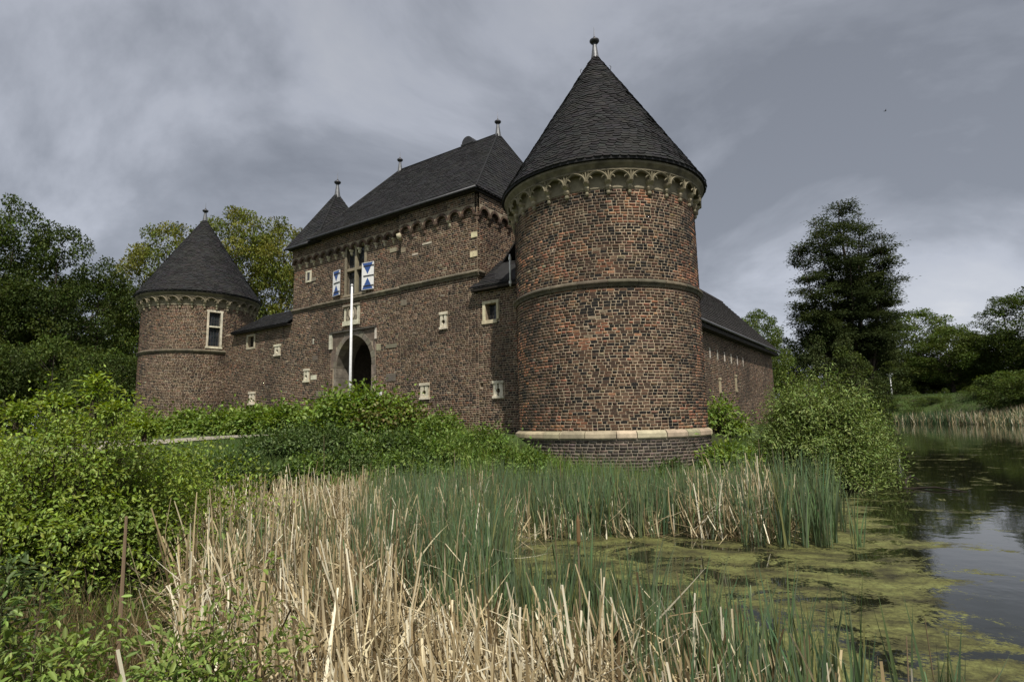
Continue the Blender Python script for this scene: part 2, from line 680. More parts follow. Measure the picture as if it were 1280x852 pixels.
def slate_cone(mb, cx, cy, r0_, z0, zt, row=0.118, wid=0.23, base=(.0185, .018, .0185), r=random, flare=0.0):
    """old-German slating: courses climb to one side or the other, meeting in ragged herringbone seams"""
    sl = math.hypot(r0_, zt - z0)
    m = int(sl / row)

    def pr(v):
        return r0_ * (1 - v), z0 + (zt - z0) * v
    nz = r0_ / sl
    nr = (zt - z0) / sl
    ns_ = 9
    for k in range(m - 1):
        v0, v1 = k / m, (k + 1.5) / m
        ra, za = pr(v0)
        cnt = max(8, int(2 * math.pi * ra / wid))
        off = r.random()
        for j in range(cnt):
            a0 = 2 * math.pi * (j + off) / cnt
            a1 = 2 * math.pi * (j + 1 + off) / cnt
            am = (a0 + a1) / 2
            sg = (1 if int((am / (2 * math.pi) * ns_ * 2 + .35 * math.sin(k * .55)) // 1) % 2 else -1) * (1 if (k // 7) % 2 else -1)
            tl = sg * (.42 if k > 0 else .05)

            def P(u, v, l):
                a = a0 + (a1 - a0) * u
                vv = v0 + (min(v1, 0.995) - v0) * v + (tl * (u - .5) / m if v < .9 else 0) + 0.0022 * math.sin(a * 6 + k * 0.9)
                rr, zz = pr(min(max(vv, 0.0), 0.997))
                rr += nr * l
                return (cx + rr * math.cos(a), cy + rr * math.sin(a), zz + nz * l)
            lf = 0.026 * r.uniform(0.7, 1.4)
            low = [P(0.01, .22, lf * .9), P(.25, .03, lf), P(.75, .0, lf), P(.99, .12, lf * .9)]
            lb = [P(0.01, .22, 0), P(.25, .03, 0), P(.75, .0, 0), P(.99, .12, 0)]
            c = jit(base, 0.38, r)
            mb.face(low + [P(1, 1, 0.001), P(0, 1, 0.001)], c)
            for q in range(3):
                mb.face([lb[q], lb[q + 1], low[q + 1], low[q]], c)


LEADC = (.15, .155, .16)


def finial(parent, x, y, z, s=1.0):
    mb = MB()
    mb.lathe([(0.16 * s, z - 0.28 * s), (0.12 * s, z), (0.07 * s, z + 0.36 * s), (0.065 * s, z + 0.42 * s), (0.0, z + 0.43 * s)], x, y, LEADC, 12)
    f = mb.build('finial', 'lead', parent, True)
    mb = MB()
    k = z + 0.42 * s
    mb.lathe([(0.05 * s, k), (0.12 * s, k + 0.03 * s), (0.165 * s, k + 0.09 * s), (0.16 * s, k + 0.13 * s), (0.06 * s, k + 0.20 * s), (0.03 * s, k + 0.26 * s), (0.0, k + 0.27 * s)], x, y, (.06, .06, .065), 14)
    mb.build('knob', 'lead', f, True)
    mb = MB()
    mb.tube([(x, y, k + .2 * s), (x, y, k + .40 * s), (x, y, k + .62 * s)], [.018 * s, .012 * s, .004 * s], (.2, .2, .21), 5)
    mb.build('spike', 'lead', f)
    return f


# ------------------------------------------------------------------ round towers
def round_tower(name, label, c, R, zbase, z_str, z_eave, z_apex, window=None, plinth=None, split=False, seed=3):
    root = thing(name, label, 'tower', (c[0], c[1], zbase))
    az = math.atan2(-c[1], -c[0])                        # direction from the tower to the viewer
    stt = {}

    def mp(t, o, z):
        a = az + np.asarray(t) / R
        return (c[0] + (R + o) * np.cos(a), c[1] + (R + o) * np.sin(a), z)
    half = math.pi * R
    holes = []
    if window:
        holes.append((window[0], window[1], window[2], window[3], 0.22))
    pal, field = (PAL_T, field_tower) if split else (PAL_G, field_gate)
    mb = MB()
    sheet(mb, mp, -half, half, zbase, z_eave - 0.15, holes, (.44, .36, .25) if split else (.39, .32, .23), dt=half / 36)
    wall = mb.build('wall', 'mortar', root)
    ztop = z_eave - 0.32
    reach = half * 0.80

    def blocked(z):
        L = [(h[0] - .10, h[1] + .10) for h in holes if h[2] - .1 < z < h[3] + .12]
        if z_str - 0.16 < z < z_str - 0.01:
            L.append((-99, 99))
        if plinth and plinth[1] - 0.02 < z < plinth[0] + .03:
            L.append((-99, 99))
        return L
    B = lay(-reach, reach, zbase + 0.02, ztop, blocked, seed)
    r = np.random.default_rng(seed)
    idx = pick_colours(B, pal, field, r)
    jitv = r.uniform(0.78, 1.22, (len(B), 1)) * r.normal(1, .05, (len(B), 3)).clip(.8, 1.2)
    zm = (B[:, 2] + B[:, 3]) / 2
    if plinth:                                           # darker, greyer bricks below the stone band
        low = zm < plinth[1]
        grey = np.array([(.055, .046, .041), (.085, .068, .058), (.11, .085, .07), (.14, .115, .095)])
    sep = np.zeros(len(B), bool)
    if split:
        tm = (B[:, 0] + B[:, 1]) / 2
        a = az + tm / R
        X = np.stack([c[0] + R * np.cos(a), c[1] + R * np.sin(a), zm], 1)
        d = np.linalg.norm(X, axis=1)
        cosv = -(np.cos(a) * X[:, 0] + np.sin(a) * X[:, 1]) / d
        score = np.where(B[:, 5] == 0, 1, 0.2) * (B[:, 1] - B[:, 0] > 0.15) * cosv / d ** 2
        if plinth:
            score = np.where(zm < plinth[0] + 0.08, 0, score)
        order = np.argsort(-score)[:300]
        sep[order] = True
        var = [[None] * 4 for _ in pal]
        for i, pc in enumerate(pal):
            for k in range(4):
                rr = np.random.default_rng(50 + i * 7 + k)
                hw, hh, f_ = 0.1145, 0.028, (0.005, 0.008, 0.011, 0.004)[k]
                pts = [(x + (rr.normal(0, .0022) if o > 0 else 0), o + (rr.normal(0, .0015) if o > 0 else 0), z + (rr.normal(0, .0015) if o > 0 else 0))
                       for o in (-0.006, f_) for (x, z) in ((-hw, -hh), (hw, -hh), (hw, hh), (-hw, hh))]
                me = bpy.data.meshes.new('brick')
                me.from_pydata(pts, [], [(4, 5, 6, 7), (0, 1, 5, 4), (1, 2, 6, 5), (2, 3, 7, 6), (3, 0, 4, 7)])
                at = me.attributes.new('Col', 'FLOAT_COLOR', 'FACE')
                cc = pc * (0.82, .95, 1.08, 1.2)[k]
                at.data.foreach_set('color', np.array([(*cc, 1.0)] * 5, np.float32).ravel())
                me.materials.append(M['brick'])
                var[i][k] = me
        inv = Matrix.Translation((c[0], c[1], zbase)).inverted()
        for i in order:
            o = bpy.data.objects.new('brick', var[idx[i]][r.integers(0, 4)])
            COL.objects.link(o)
            a_ = az + tm[i] / R
            o.location = (c[0] + R * math.cos(a_), c[1] + R * math.sin(a_), zm[i])
            o.rotation_euler = (0, 0, a_ - math.pi / 2)
            o.scale = ((B[i, 1] - B[i, 0]) / 0.229, 1, (B[i, 3] - B[i, 2]) / 0.056)
            o.parent = wall
            o.matrix_parent_inverse = Matrix.Identity(4)
    keep = ~sep
    Cc = pal[idx] * jitv
    if plinth:
        gi = r.integers(0, 4, len(B))
        Cc[low] = grey[gi[low]] * jitv[low]
        B[low, 4] += 0.06
    # the wall object sits at the root; world coordinates are kept through the parent inverse
    brick_mesh('brickwork', B[keep], Cc[keep], mp, wall)
    if plinth:
        mb = MB()
        mb.lathe([(R + 0.058, zbase), (R + 0.058, plinth[1] + .02)], c[0], c[1], (.27, .235, .18), 96)
        fl = mb.build('plinth', 'mortar', root)
        n = 26
        a = az - math.pi
        for k in range(n):
            da = 2 * math.pi / n * (1 + 0.25 * math.sin(k * 2.3))
            if k == n - 1:
                da = az + math.pi - a
            g = 0.004
            mb = MB()
            z1, z0 = plinth
            e = random.uniform(-.012, .012)
            prof = [(R - .01, z0 - .005), (R + .10 + e, z0), (R + .115 + e, z0 + .03), (R + .105 + e, z1 - .06), (R + .06 + e, z1 - .01), (R - .01, z1 + .02)]
            mb.lathe(prof, c[0], c[1], jit((.40, .345, .24), .25), 6, a + g, a + da - g)
            mb.build('plinth_stone', 'stone', fl)
            a += da
    # string course in lengths of stone
    n = 22
    for k in range(n):
        a0, a1 = 2 * math.pi * k / n + .003, 2 * math.pi * (k + 1) / n - .003
        mb = MB()
        e = random.uniform(-.008, .008)
        mb.lathe([(R - .01, z_str - .17), (R + .03, z_str - .165), (R + .06 + e, z_str - .10), (R + .10 + e, z_str - .06), (R + .10 + e, z_str - .02), (R + .0, z_str + .05), (R - .02, z_str + .05)],
                 c[0], c[1], jit((.125, .106, .075), .18), 5, a0, a1)
        mb.build('string_course_stone', 'darkstone', root)
    # frieze of pointed arches on corbels
    zt = z_eave - 0.30
    nb = 31
    bay = 2 * math.pi / nb
    mb = MB()
    mb.lathe([(R + .012, zt - .42), (R + .022, zt - .40), (R + .022, zt + .02)], c[0], c[1], (.27, .235, .165), 96)
    mb.build('frieze_panel', 'stone', root)
    # one corbel and one piece of tracery, copied round the tower
    protos = []
    for kind in range(3):
        s = (1.0, 0.86, 1.12)[kind]
        mb = MB()
        rings = [(-.60, .025, .03), (-.565, .05, .075), (-.52, .055, .085), (-.49, .035, .065), (-.46, .06, .09), (-.40, .075, .12), (-.34, .06, .11), (-.28, .085, .18), (-.22, .095, .22)]
        prev = None
        for (dz, w, o) in rings:
            w *= s
            ring = [(R - .02, -w, zt + dz), (R + o * .8, -w, zt + dz), (R + o, -w * .5, zt + dz), (R + o, w * .5, zt + dz), (R + o * .8, w, zt + dz), (R - .02, w, zt + dz)]
            if prev:
                mb.prism(prev, ring, jit((.34, .30, .205), .15))
            prev = ring
        me1 = mb
        mb = MB()
        cc = jit((.22, .19, .128), .08)
        bw = bay * (R + .2) / 2
        for sgn in (-1, 1):
            pts = []
            for q in range(8):
                f = q / 7
                pts.append((R + .20, sgn * (0.02 + (bw - 0.02) * (1 - math.cos(f * math.pi / 2.25)) / (1 - math.cos(math.pi / 2.25)) * 1.0), zt - .26 + .27 * math.sin(f * math.pi / 2.25) / math.sin(math.pi / 2.25)))
            mb.tube(pts, [.034] * 8, cc, 4)
            mb.tube([pts[3], (R + .19, pts[3][1] + sgn * .07, pts[3][2] - .035), (R + .18, pts[3][1] + sgn * .095, pts[3][2] - .075)], [.026, .022, .014], cc, 4)
            mb.tube([(R + .19, sgn * 0.01, zt - .22), (R + .2, sgn * .05, zt - .11), (R + .2, sgn * .085, zt + .01)], [.02, .018, .018], cc, 4)
        mb.tube([(R + .20, 0, zt - .25), (R + .21, 0, zt + .01)], [.024, .024], cc, 4)
        protos.append((me1, mb))
    meshes = []
    for a_, b_ in protos:
        o1 = a_.build('corbel', 'stone')
        o2 = b_.build('tracery', 'stone')
        meshes.append((o1.data, o2.data))
        bpy.data.objects.remove(o1)
        bpy.data.objects.remove(o2)
    for k in range(nb):
        m1, m2 = meshes[(k * 7 + k // 3) % 3]
        o = bpy.data.objects.new('corbel', m1)
        COL.objects.link(o)
        o.parent = root
        o.location = (0, 0, -zbase)
        o.rotation_euler = (0, 0, az + bay * (k + .35))
        t_ = bpy.data.objects.new('tracery', m2)
        COL.objects.link(t_)
        t_.parent = o
    mb = MB()
    mb.lathe([(R + .02, zt - .01), (R + .20, zt - .01), (R + .235, zt + .02), (R + .235, zt + .05), (R + .20, zt + .07), (R + .25, zt + .13), (R + .31, zt + .19), (R + .32, zt + .24), (R + .28, zt + .29), (R - .1, zt + .29)], c[0], c[1], (.20, .175, .12), 96)
    mb.build('cornice', 'darkstone', root, False)
    # roof
    Re = R + 0.39
    mb = MB()
    mb.lathe([(R - .2, z_eave - .03), (Re - .01, z_eave - .03), (Re - .005, z_eave + .035), (Re * .5 - .02, (z_eave + z_apex) / 2), (0.02, z_apex - .02)], c[0], c[1], (.022, .022, .023), 64)
    roof = mb.build('roof', 'slate', root)
    mb = MB()
    slate_cone(mb, c[0], c[1], Re + .01, z_eave + .02, z_apex, r=random.Random(seed))
    stuff(mb.build('slate_cover', 'slate', roof))
    finial(roof, c[0], c[1], z_apex - 0.08, 1.0)
    for s in ((-1, 1) if split else ()):
        ax = az + s * math.pi / 2
        q = 0.13
        rr = Re * q
        zz = z_eave + (z_apex - z_eave) * (1 - q)
        mb = MB()
        dx, dy = math.cos(ax), math.sin(ax)
        mb.tube([(c[0] + dx * (rr - .02), c[1] + dy * (rr - .02), zz), (c[0] + dx * (rr + .07), c[1] + dy * (rr + .07), zz + .02), (c[0] + dx * (rr + .09), c[1] + dy * (rr + .09), zz + .12), (c[0] + dx * (rr + .05), c[1] + dy * (rr + .05), zz + .17)], .011, (.05, .05, .05), 5)
        mb.build('roof_hook', 'iron', roof)
    if window:
        ta, tb, za, zb = window
        lattice_window(root, mp, ta, tb, za, zb, 0.0, cols=1, rows=((za, za + (zb - za) * .56), (za + (zb - za) * .60, zb)), frame=.10, mw=4)
    return root, mp


def lattice_window(root, mp, ta, tb, za, zb, o0, cols, rows, frame=0.1, stone=PALE, mw=4, depth=0.14, mull=0.09):
    """stone-framed window with leaded lights"""
    w = None
    mb = MB()
    f = frame
    fbox(mb, mp, ta - f, ta, o0 - .12, o0 + .035, za - .02, zb + .02, jit(stone, .1))
    fbox(mb, mp, tb, tb + f, o0 - .12, o0 + .035, za - .02, zb + .02, jit(stone, .1))
    fbox(mb, mp, ta - f - .02, tb + f + .02, o0 - .12, o0 + .04, zb + .021, zb + .13, jit(stone, .1))
    fbox(mb, mp, ta - f - .03, tb + f + .03, o0 - .12, o0 + .06, za - .12, za - .021, jit(stone, .1))
    w = mb.build('window', 'stone', root)
    for (a, b) in zip(rows[:-1], rows[1:]):
        mb = MB()
        fbox(mb, mp, ta + .002, tb - .002, o0 - .12, o0 + .01, a[1], b[0], jit(stone, .1))
        mb.build('transom', 'stone', w)
    ww = (tb - ta - (cols - 1) * mull) / cols
    for ci in range(cols):
        x0 = ta + ci * (ww + mull)
        if ci:
            mb = MB()
            fbox(mb, mp, x0 - mull, x0, o0 - .12, o0 + .012, za + .003, zb - .003, jit(stone, .1))
            mb.build('mullion', 'stone', w)
        for (a, b) in rows:
            mb = MB()
            q = 5
            nr = max(2, int((b - a) / .17))
            for i in range(mw):
                for j in range(nr):
                    x, x2 = x0 + ww * i / mw, x0 + ww * (i + 1) / mw
                    y, y2 = a + (b - a) * j / nr, a + (b - a) * (j + 1) / nr
                    e = [random.uniform(-.006, .006) for _ in range(4)]
                    mb.face([mp(x, o0 - depth + e[0], y), mp(x2, o0 - depth + e[1], y), mp(x2, o0 - depth + e[2], y2), mp(x, o0 - depth + e[3], y2)], jit((.02, .024, .028), .3))
            p = mb.build('pane', 'glass', w)
            mb = MB()
            for i in range(mw + 1):
                x = x0 + ww * i / mw
                h = .022 if i in (0, mw) else .008
                x = min(max(x, x0 + h), x0 + ww - h)
                fbox(mb, mp, x - h, x + h, o0 - depth - .01, o0 - depth + .02, a, b, (.055, .055, .055))
            for j in range(nr + 1):
                y = min(max(a + (b - a) * j / nr, a + .01), b - .01)
                fbox(mb, mp, x0, x0 + ww, o0 - depth - .01, o0 - depth + .018, y - .008, y + .008, (.055, .055, .055))
            mb.build('lead_lattice', 'iron', p)
    return w


BIG_BASE = -1.75
big_tower, BIG_MP = round_tower('round_tower', 'windowless round brick corner tower with pale stone plinth band and slate cone beside the pond', CEN, 2.807, BIG_BASE,
                                3.58, 6.86, 12.04, plinth=(-0.38, -0.57), split=True, seed=3)
FT = CEN + U * 25.5
far_tower, FAR_MP = round_tower('round_tower', 'round brick tower with a tall stone-framed lattice window under its slate cone', FT, 2.84, -1.2,
                                3.92, 7.02, 12.06, window=(0.45, 1.02, 4.16, 5.98), seed=8)


# ------------------------------------------------------------------ gatehouse
OR, OL = 0.06, -0.06                             # the right-hand bay stands a hand's breadth proud of the rest
WB = -1.3                                        # foot of the walls, below ground
def FR(t, o, z):
    return FP(t, o + OR, z)


def FL(t, o, z):
    return FP(t, o + OL, z)


GT0, GT1, GTM = 5.07, 16.6, 9.05
gate = thing('gatehouse', 'tall brick gatehouse with hipped slate roof and pointed gate arch between the two round towers', 'gatehouse', FP(12.05, 0, -0.45))
# loopholes: t centre, z low, z high, half width
LOOPS = [(6.73, 3.42, 4.08, .20), (7.72, .80, 1.43, .25), (15.36, 1.87, 2.50, .22)]
ANNEX_LOOPS = [(4.19, .72, 1.33, .25)]
LEFT_LOOPS = [(17.75, 3.29, 3.86, .27), (19.84, .96, 1.62, .29)]
TC, HW, ZS, ZA = 12.05, 1.17, 2.38, 3.77         # gate arch
RA = ((ZA - ZS) ** 2 + HW ** 2) / (2 * HW)
GATE_Z = -0.42


def arch_z(t, grow=0.0):
    q = abs(t - TC) + RA - HW
    r = RA + grow
    return ZS + math.sqrt(max(0.0, r * r - q * q))


def slit_holes(L):
    return [(c - min(.10, w * .6), c + min(.10, w * .6), a + .10, b - .11, .45) for (c, a, b, w) in L]


def loop_block(L):
    return [(c - w - .01, c + w + .01, a - .01, b + .01, .4) for (c, a, b, w) in L]


def loophole(parent, mp, c, a, b, w, keyhole=True, col=PALE):
    """stone surround of an arrow slit: cap, sill and two cheeks leaving a slit with a round eye"""
    cap, sill = .10, .09
    mb = MB()
    rv = []
    zlo, zhi = a + sill, b - cap
    ze = zlo + (zhi - zlo) * .40
    re = .088 if keyhole else .0
    bw = w * .80
    for sgn in (-1, 1):
        inner = [(c + sgn * .034, zlo)]
        if keyhole:
            for k in range(7):
                q = -math.pi / 2 + math.pi * k / 6
                x = max(.034, re * math.cos(q))
                inner.append((c + sgn * x, ze + re * math.sin(q)))
        inner.append((c + sgn * .034, zhi))
        ring = inner + [(c + sgn * bw, zhi), (c + sgn * bw, zlo)]
        A = [mp(t, -.03, z) for t, z in ring]
        Bq = [mp(t, .045, z) for t, z in ring]
        mb.prism(A, Bq, jit(col, .08))
    o = mb.build('loophole', 'stone', parent)
    mb = MB()
    fbox(mb, mp, c - w, c + w, -.03, .07, b - cap + .001, b, jit(col, .08))
    mb.build('cap_stone', 'stone', o)
    mb = MB()
    fbox(mb, mp, c - w, c + w, -.03, .075, a, a + sill - .001, jit(col, .08))
    mb.build('sill', 'stone', o)
    return o


def quoin(parent, mp, t0, t1, z0, z1, col=GREYSTONE, o=.025, mat='stone', name='quoin_stone'):
    mb = MB()
    fbox(mb, mp, t0, t1, -.03, o, z0, z1, jit(col, .15))
    return mb.build(name, mat, parent)


# stones set flush in the front: (map, t0, t1, z0, z1, colour)
STONES_R = [(8.72, 9.05, 4.62, 4.86, (.22, .19, .14)), (8.80, 9.05, 6.85, 7.05, (.26, .22, .15)),
            (5.07, 5.34, 6.72, 6.92, (.62, .56, .36)), (5.07, 5.40, 5.98, 6.18, (.62, .56, .36)), (7.35, 7.85, 6.93, 6.99, (.55, .5, .42)), (8.1, 8.42, 6.60, 6.66, (.5, .45, .38))]
STONES_L = [(9.45, 10.0, 1.62, 1.92, (.13, .12, .10)), (9.4, 10.05, 2.98, 3.14, (.19, .17, .12)), (9.45, 9.85, 7.02, 7.20, (.34, .30, .22)), (9.3, 9.7, 6.1, 6.24, (.15, .12, .09)),
            (14.05, 14.6, 1.18, 1.44, (.17, .155, .12)), (13.75, 14.3, .45, .72, (.20, .175, .13)), (14.55, 14.95, 2.86, 3.06, (.15, .125, .10)),
            (14.85, 15.35, 6.63, 6.80, (.27, .24, .18)), (14.95, 15.3, 7.55, 7.72, (.42, .37, .26)), (14.88, 14.95, 3.62, 3.86, (.6, .56, .46)), (10.35, 10.6, 2.95, 3.2, (.34, .30, .21)),
            (14.62, 15.03, 1.97, 2.17, (.6, .58, .47))]

# right bay
holes_r = loop_block([l for l in LOOPS if l[0] < GTM]) + [(s[0], s[1], s[2], s[3], 0) for s in STONES_R]
masonry('brickwork', gate, FR, GT0, GTM, WB, 8.62, holes_r, seed=21, core_holes=slit_holes([l for l in LOOPS if l[0] < GTM]), bz0=-0.9)
# main bay with gate and window
WIN = (11.43, 12.62, 5.62, 7.72)
holes_l = loop_block([l for l in LOOPS if l[0] > GTM]) + [(s[0], s[1], s[2], s[3], 0) for s in STONES_L]
holes_l += [(WIN[0] - .14, WIN[1] + .14, WIN[2] - .02, WIN[3] + .13, 0.2), (11.70, 12.72, 4.20, 5.12, 0)]


def gate_block(z):
    if z < ZS:
        return [(TC - HW - .24, TC + HW + .24)]
    if z < 3.99:
        return [(10.66, 13.62)]
    return []


core_l = slit_holes([l for l in LOOPS if l[0] > GTM]) + [(WIN[0], WIN[1], WIN[2], WIN[3], .35)]
mb = MB()
sheet(mb, FL, GTM, GT1, WB, 8.62, core_l + [(TC - HW, TC + HW, WB - 0, ZA, 0.0)], (.39, .32, .23), back=False)
# window and slit backs
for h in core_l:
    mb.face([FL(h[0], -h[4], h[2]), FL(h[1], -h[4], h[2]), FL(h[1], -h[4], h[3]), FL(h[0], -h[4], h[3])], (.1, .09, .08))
ns = 24
for k in range(ns):
    a, b = TC - HW + 2 * HW * k / ns, TC - HW + 2 * HW * (k + 1) / ns
    mb.face([FL(a, 0, arch_z(a)), FL(b, 0, arch_z(b)), FL(b, 0, ZA), FL(a, 0, ZA)], (.30, .25, .19))
wall_l = mb.build('wall', 'mortar', gate)


def _blk(z):
    return [(h[0], h[1]) for h in holes_l if h[2] - .02 < z < h[3] + .02] + gate_block(z)


B = lay(GTM, GT1, -0.9, 8.62, _blk, 33)
r_ = np.random.default_rng(34)
idx = pick_colours(B, PAL_G, field_gate, r_)
brick_mesh('brickwork', B, PAL_G[idx] * r_.uniform(.78, 1.22, (len(B), 1)) * r_.normal(1, .05, (len(B), 3)).clip(.8, 1.2), FL, wall_l)
# the return of the proud bay, and the two end walls
mb = MB()
mb.face([FR(GTM, 0, WB), FR(GTM, -.2, WB), FR(GTM, -.2, 8.6), FR(GTM, 0, 8.6)], (.30, .25, .18))
mb.build('bay_return', 'mortar', gate)


def SIDE(t, o, z):                               # right-hand end wall: t runs inward from the front corner
    P = FP(GT0 - o, OR - t, z)
    return P


masonry('brickwork', gate, SIDE, 0.012, 8.0, 4.0, 8.62, [], seed=45, offs=(30, 0))


def SIDEL(t, o, z):
    return FP(GT1 + o, OL - t, z)


masonry('brickwork', gate, SIDEL, 0.012, 8.0, WB, 8.62, [], seed=47, offs=(50, 0))
mb = MB()
mb.face([FP(GT0, -8, WB), FP(GT1, -8, WB), FP(GT1, -8, 8.6), FP(GT0, -8, 8.6)], (.2, .15, .11))
mb.build('back_wall', 'mortar', gate)
for s in STONES_R:
    quoin(gate, FR, *s[:4], s[4])
for s in STONES_L:
    quoin(gate, FL, *s[:4], s[4])
for (c, a, b, w) in LOOPS:
    loophole(gate, FR if c < GTM else FL, c, a, b, w)

# gate passage: jamb blocks, arch stones, soffit, floor, doors
DEP = 0.95
mb = MB()
for k in range(ns):
    a, b = TC - HW + 2 * HW * k / ns, TC - HW + 2 * HW * (k + 1) / ns
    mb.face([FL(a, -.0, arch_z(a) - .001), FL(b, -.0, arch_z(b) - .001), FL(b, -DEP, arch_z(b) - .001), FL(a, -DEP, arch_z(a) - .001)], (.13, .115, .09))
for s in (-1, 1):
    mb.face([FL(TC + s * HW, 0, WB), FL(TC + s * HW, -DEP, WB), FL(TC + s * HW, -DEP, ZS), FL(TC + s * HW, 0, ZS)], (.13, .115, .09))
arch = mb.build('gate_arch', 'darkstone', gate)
hs = [WB, -.1, .32, .78, 1.10, 1.52, 1.95, ZS]
for s in (-1, 1):
    for a, b in zip(hs[:-1], hs[1:]):
        mb = MB()
        e = random.uniform(0, .02)
        x0, x1 = TC + s * (HW - .015 - e), TC + s * (HW + random.uniform(.12, .26))
        fbox(mb, FL, min(x0, x1), max(x0, x1), -DEP + .02, .02 + e * .5, a + .006, b - .006, jit((.20, .175, .135), .2))
        mb.build('jamb_block', 'darkstone', arch)
nv = 7
for s in (-1, 1):
    q0 = math.acos((RA - HW) / RA)
    for k in range(nv):
        a0, a1 = q0 * k / nv + .006, q0 * (k + 1) / nv - .006
        mb = MB()
        ring = []
        ct = TC - s * (RA - HW)
        gi, go = -.012, .20 + .03 * (k % 2)
        pts = [(RA + gi, a0), (RA + gi, (a0 + a1) / 2), (RA + gi, a1), (RA + go, a1), (RA + go, (a0 + a1) / 2), (RA + go, a0)]
        ring = [(ct + s * rr * math.cos(q), ZS + rr * math.sin(q)) for rr, q in pts]
        ring = [(t if (t - TC) * s > .004 else TC + s * .004, z) for t, z in ring]
        mb.prism([FL(t, -.35, z) for t, z in ring], [FL(t, .018, z) for t, z in ring], jit((.19, .17, .13), .2))
        mb.build('arch_stone', 'darkstone', arch)
# spandrel stones inside the drawbridge frame
for (a, b, c, d) in ((12.75, 13.60, 3.35, 3.93), (13.28, 13.60, 2.40, 3.34), (10.68, 11.40, 3.40, 3.93), (10.68, 10.84, 2.40, 3.39), (12.0, 12.74, 3.80, 3.93), (11.41, 11.99, 3.82, 3.93)):
    mb = MB()
    z0 = c
    pts = []
    m = 6
    low = []
    for k in range(m + 1):
        t = a + (b - a) * k / m
        z = c
        if abs(t - TC) < HW + .2:
            z = max(c, arch_z(t, .235))
        low.append((t, min(z, d - .01)))
    ring = low + [(b, d), (a, d)]
    mb.prism([FL(t, -.03, z) for t, z in ring], [FL(t, .008, z) for t, z in ring], jit((.15, .115, .09), .15))
    mb.build('spandrel', 'darkstone', arch)
mb = MB()
fbox(mb, FL, 10.62, 13.66, -.03, .10, 3.935, 4.01, (.075, .068, .056))
mb.build('drip_ledge', 'darkstone', arch)
quoin(arch, FL, 13.50, 13.70, 3.25, 3.92, (.55, .51, .42), .07, 'stone', 'bracket_stone')
quoin(arch, FL, 10.60, 10.70, 3.45, 3.92, (.58, .54, .46), .05, 'stone', 'bracket_stone')
mb = MB()
x0, x1 = TC - HW - .35, TC + HW + .35
P0, P1 = -DEP, -6.5
for s in (x0, x1):
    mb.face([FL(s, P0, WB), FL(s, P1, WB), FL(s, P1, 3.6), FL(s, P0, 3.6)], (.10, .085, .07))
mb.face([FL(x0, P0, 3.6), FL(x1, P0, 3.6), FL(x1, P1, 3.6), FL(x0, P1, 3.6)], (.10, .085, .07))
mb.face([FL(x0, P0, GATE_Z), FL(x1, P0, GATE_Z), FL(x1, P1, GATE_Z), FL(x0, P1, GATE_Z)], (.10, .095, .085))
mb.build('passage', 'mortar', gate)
for s in (0, 1):
    mb = MB()
    for k in range(6):
        a = x0 + (x1 - x0) * (s * 6 + k) / 12
        b = x0 + (x1 - x0) * (s * 6 + k + 1) / 12
        fbox(mb, FL, a + .004, b - .004, P1 + .0, P1 + .08, GATE_Z, 3.55, jit((.03, .02, .014), .3))
    mb.build('gate_leaf', 'wood', gate)

# cross window with shutters
lattice_window(gate, FL, WIN[0], WIN[1], WIN[2], WIN[3], 0.0, cols=2, rows=((WIN[2], 6.66), (6.78, WIN[3])), frame=.13, stone=(.26, .225, .155), mw=4, depth=.16, mull=.13)
BLUE, WHITE = (.035, .085, .27), (.80, .80, .78)


def shutter(ta, tb, za, zb, ang, hinge_left):
    """board hung on its hinge side, opened back to the wall"""
    def mp(t, o, z):
        q = (t - ta) if hinge_left else (tb - t)
        return FL(t, .045 + o + q * math.tan(ang), z)
    mb = MB()
    nb = 4
    for k in range(nb):
        fbox(mb, mp, ta + (tb - ta) * k / nb + .0015, ta + (tb - ta) * (k + 1) / nb - .0015, 0, .035, za, zb, WHITE)
    s = mb.build('shutter', 'paint', gate)
    tm, zm = (ta + tb) / 2, (za + zb) / 2
    for (p, q, r) in (((ta + .03, zb - .02), (tb - .03, zb - .02), (tm, zm + .08)), ((ta + .03, za + .02), (tb - .03, za + .02), (tm, zm - .08))):
        mb = MB()
        mb.prism([mp(*p[:1], .0355, p[1]), mp(q[0], .0355, q[1]), mp(r[0], .0355, r[1])], [mp(p[0], .039, p[1]), mp(q[0], .039, q[1]), mp(r[0], .039, r[1])], BLUE)
        mb.build('painted_triangle', 'paint', s)
    for z in (zm, zb - .16, za + .16):
        mb = MB()
        fbox(mb, mp, ta - .03, tb - .10, .040, .052, z - .022, z + .022, (.02, .02, .02))
        mb.build('hinge', 'iron', s)
    return s


shutter(12.90, 13.50, 5.64, 6.80, .16, False)
shutter(10.78, 11.42, 5.62, 6.82, .14, True)

# coat of arms in its niche
mb = MB()
fbox(mb, FL, 11.72, 12.70, -.06, .0, 4.22, 5.10, PALE)
ca = mb.build('coat_of_arms', 'stone', gate)
for (a, b, c, d, o) in ((11.70, 12.74, 4.20, 4.40, .11), (11.70, 11.80, 4.40, 5.04, .08), (12.58, 12.70, 4.40, 4.98, .05), (11.68, 12.74, 5.04, 5.13, .12)):
    mb = MB()
    fbox(mb, FL, a, b, -.01, o, c, d, jit(PALE, .12) if d < 5.1 else (.25, .22, .17))
    mb.build('niche_frame', 'stone', ca)
mb = MB()
sh = [(-.22, .22), (.22, .22), (.22, -.02), (.15, -.17), (0, -.26), (-.15, -.17), (-.22, -.02)]
mb.prism([FL(12.18 + x, .0, 4.70 + z) for x, z in sh], [FL(12.18 + x * .9, .06, 4.70 + z * .9) for x, z in sh], jit(PALE, .1))
mb.build('shield', 'stone', ca)
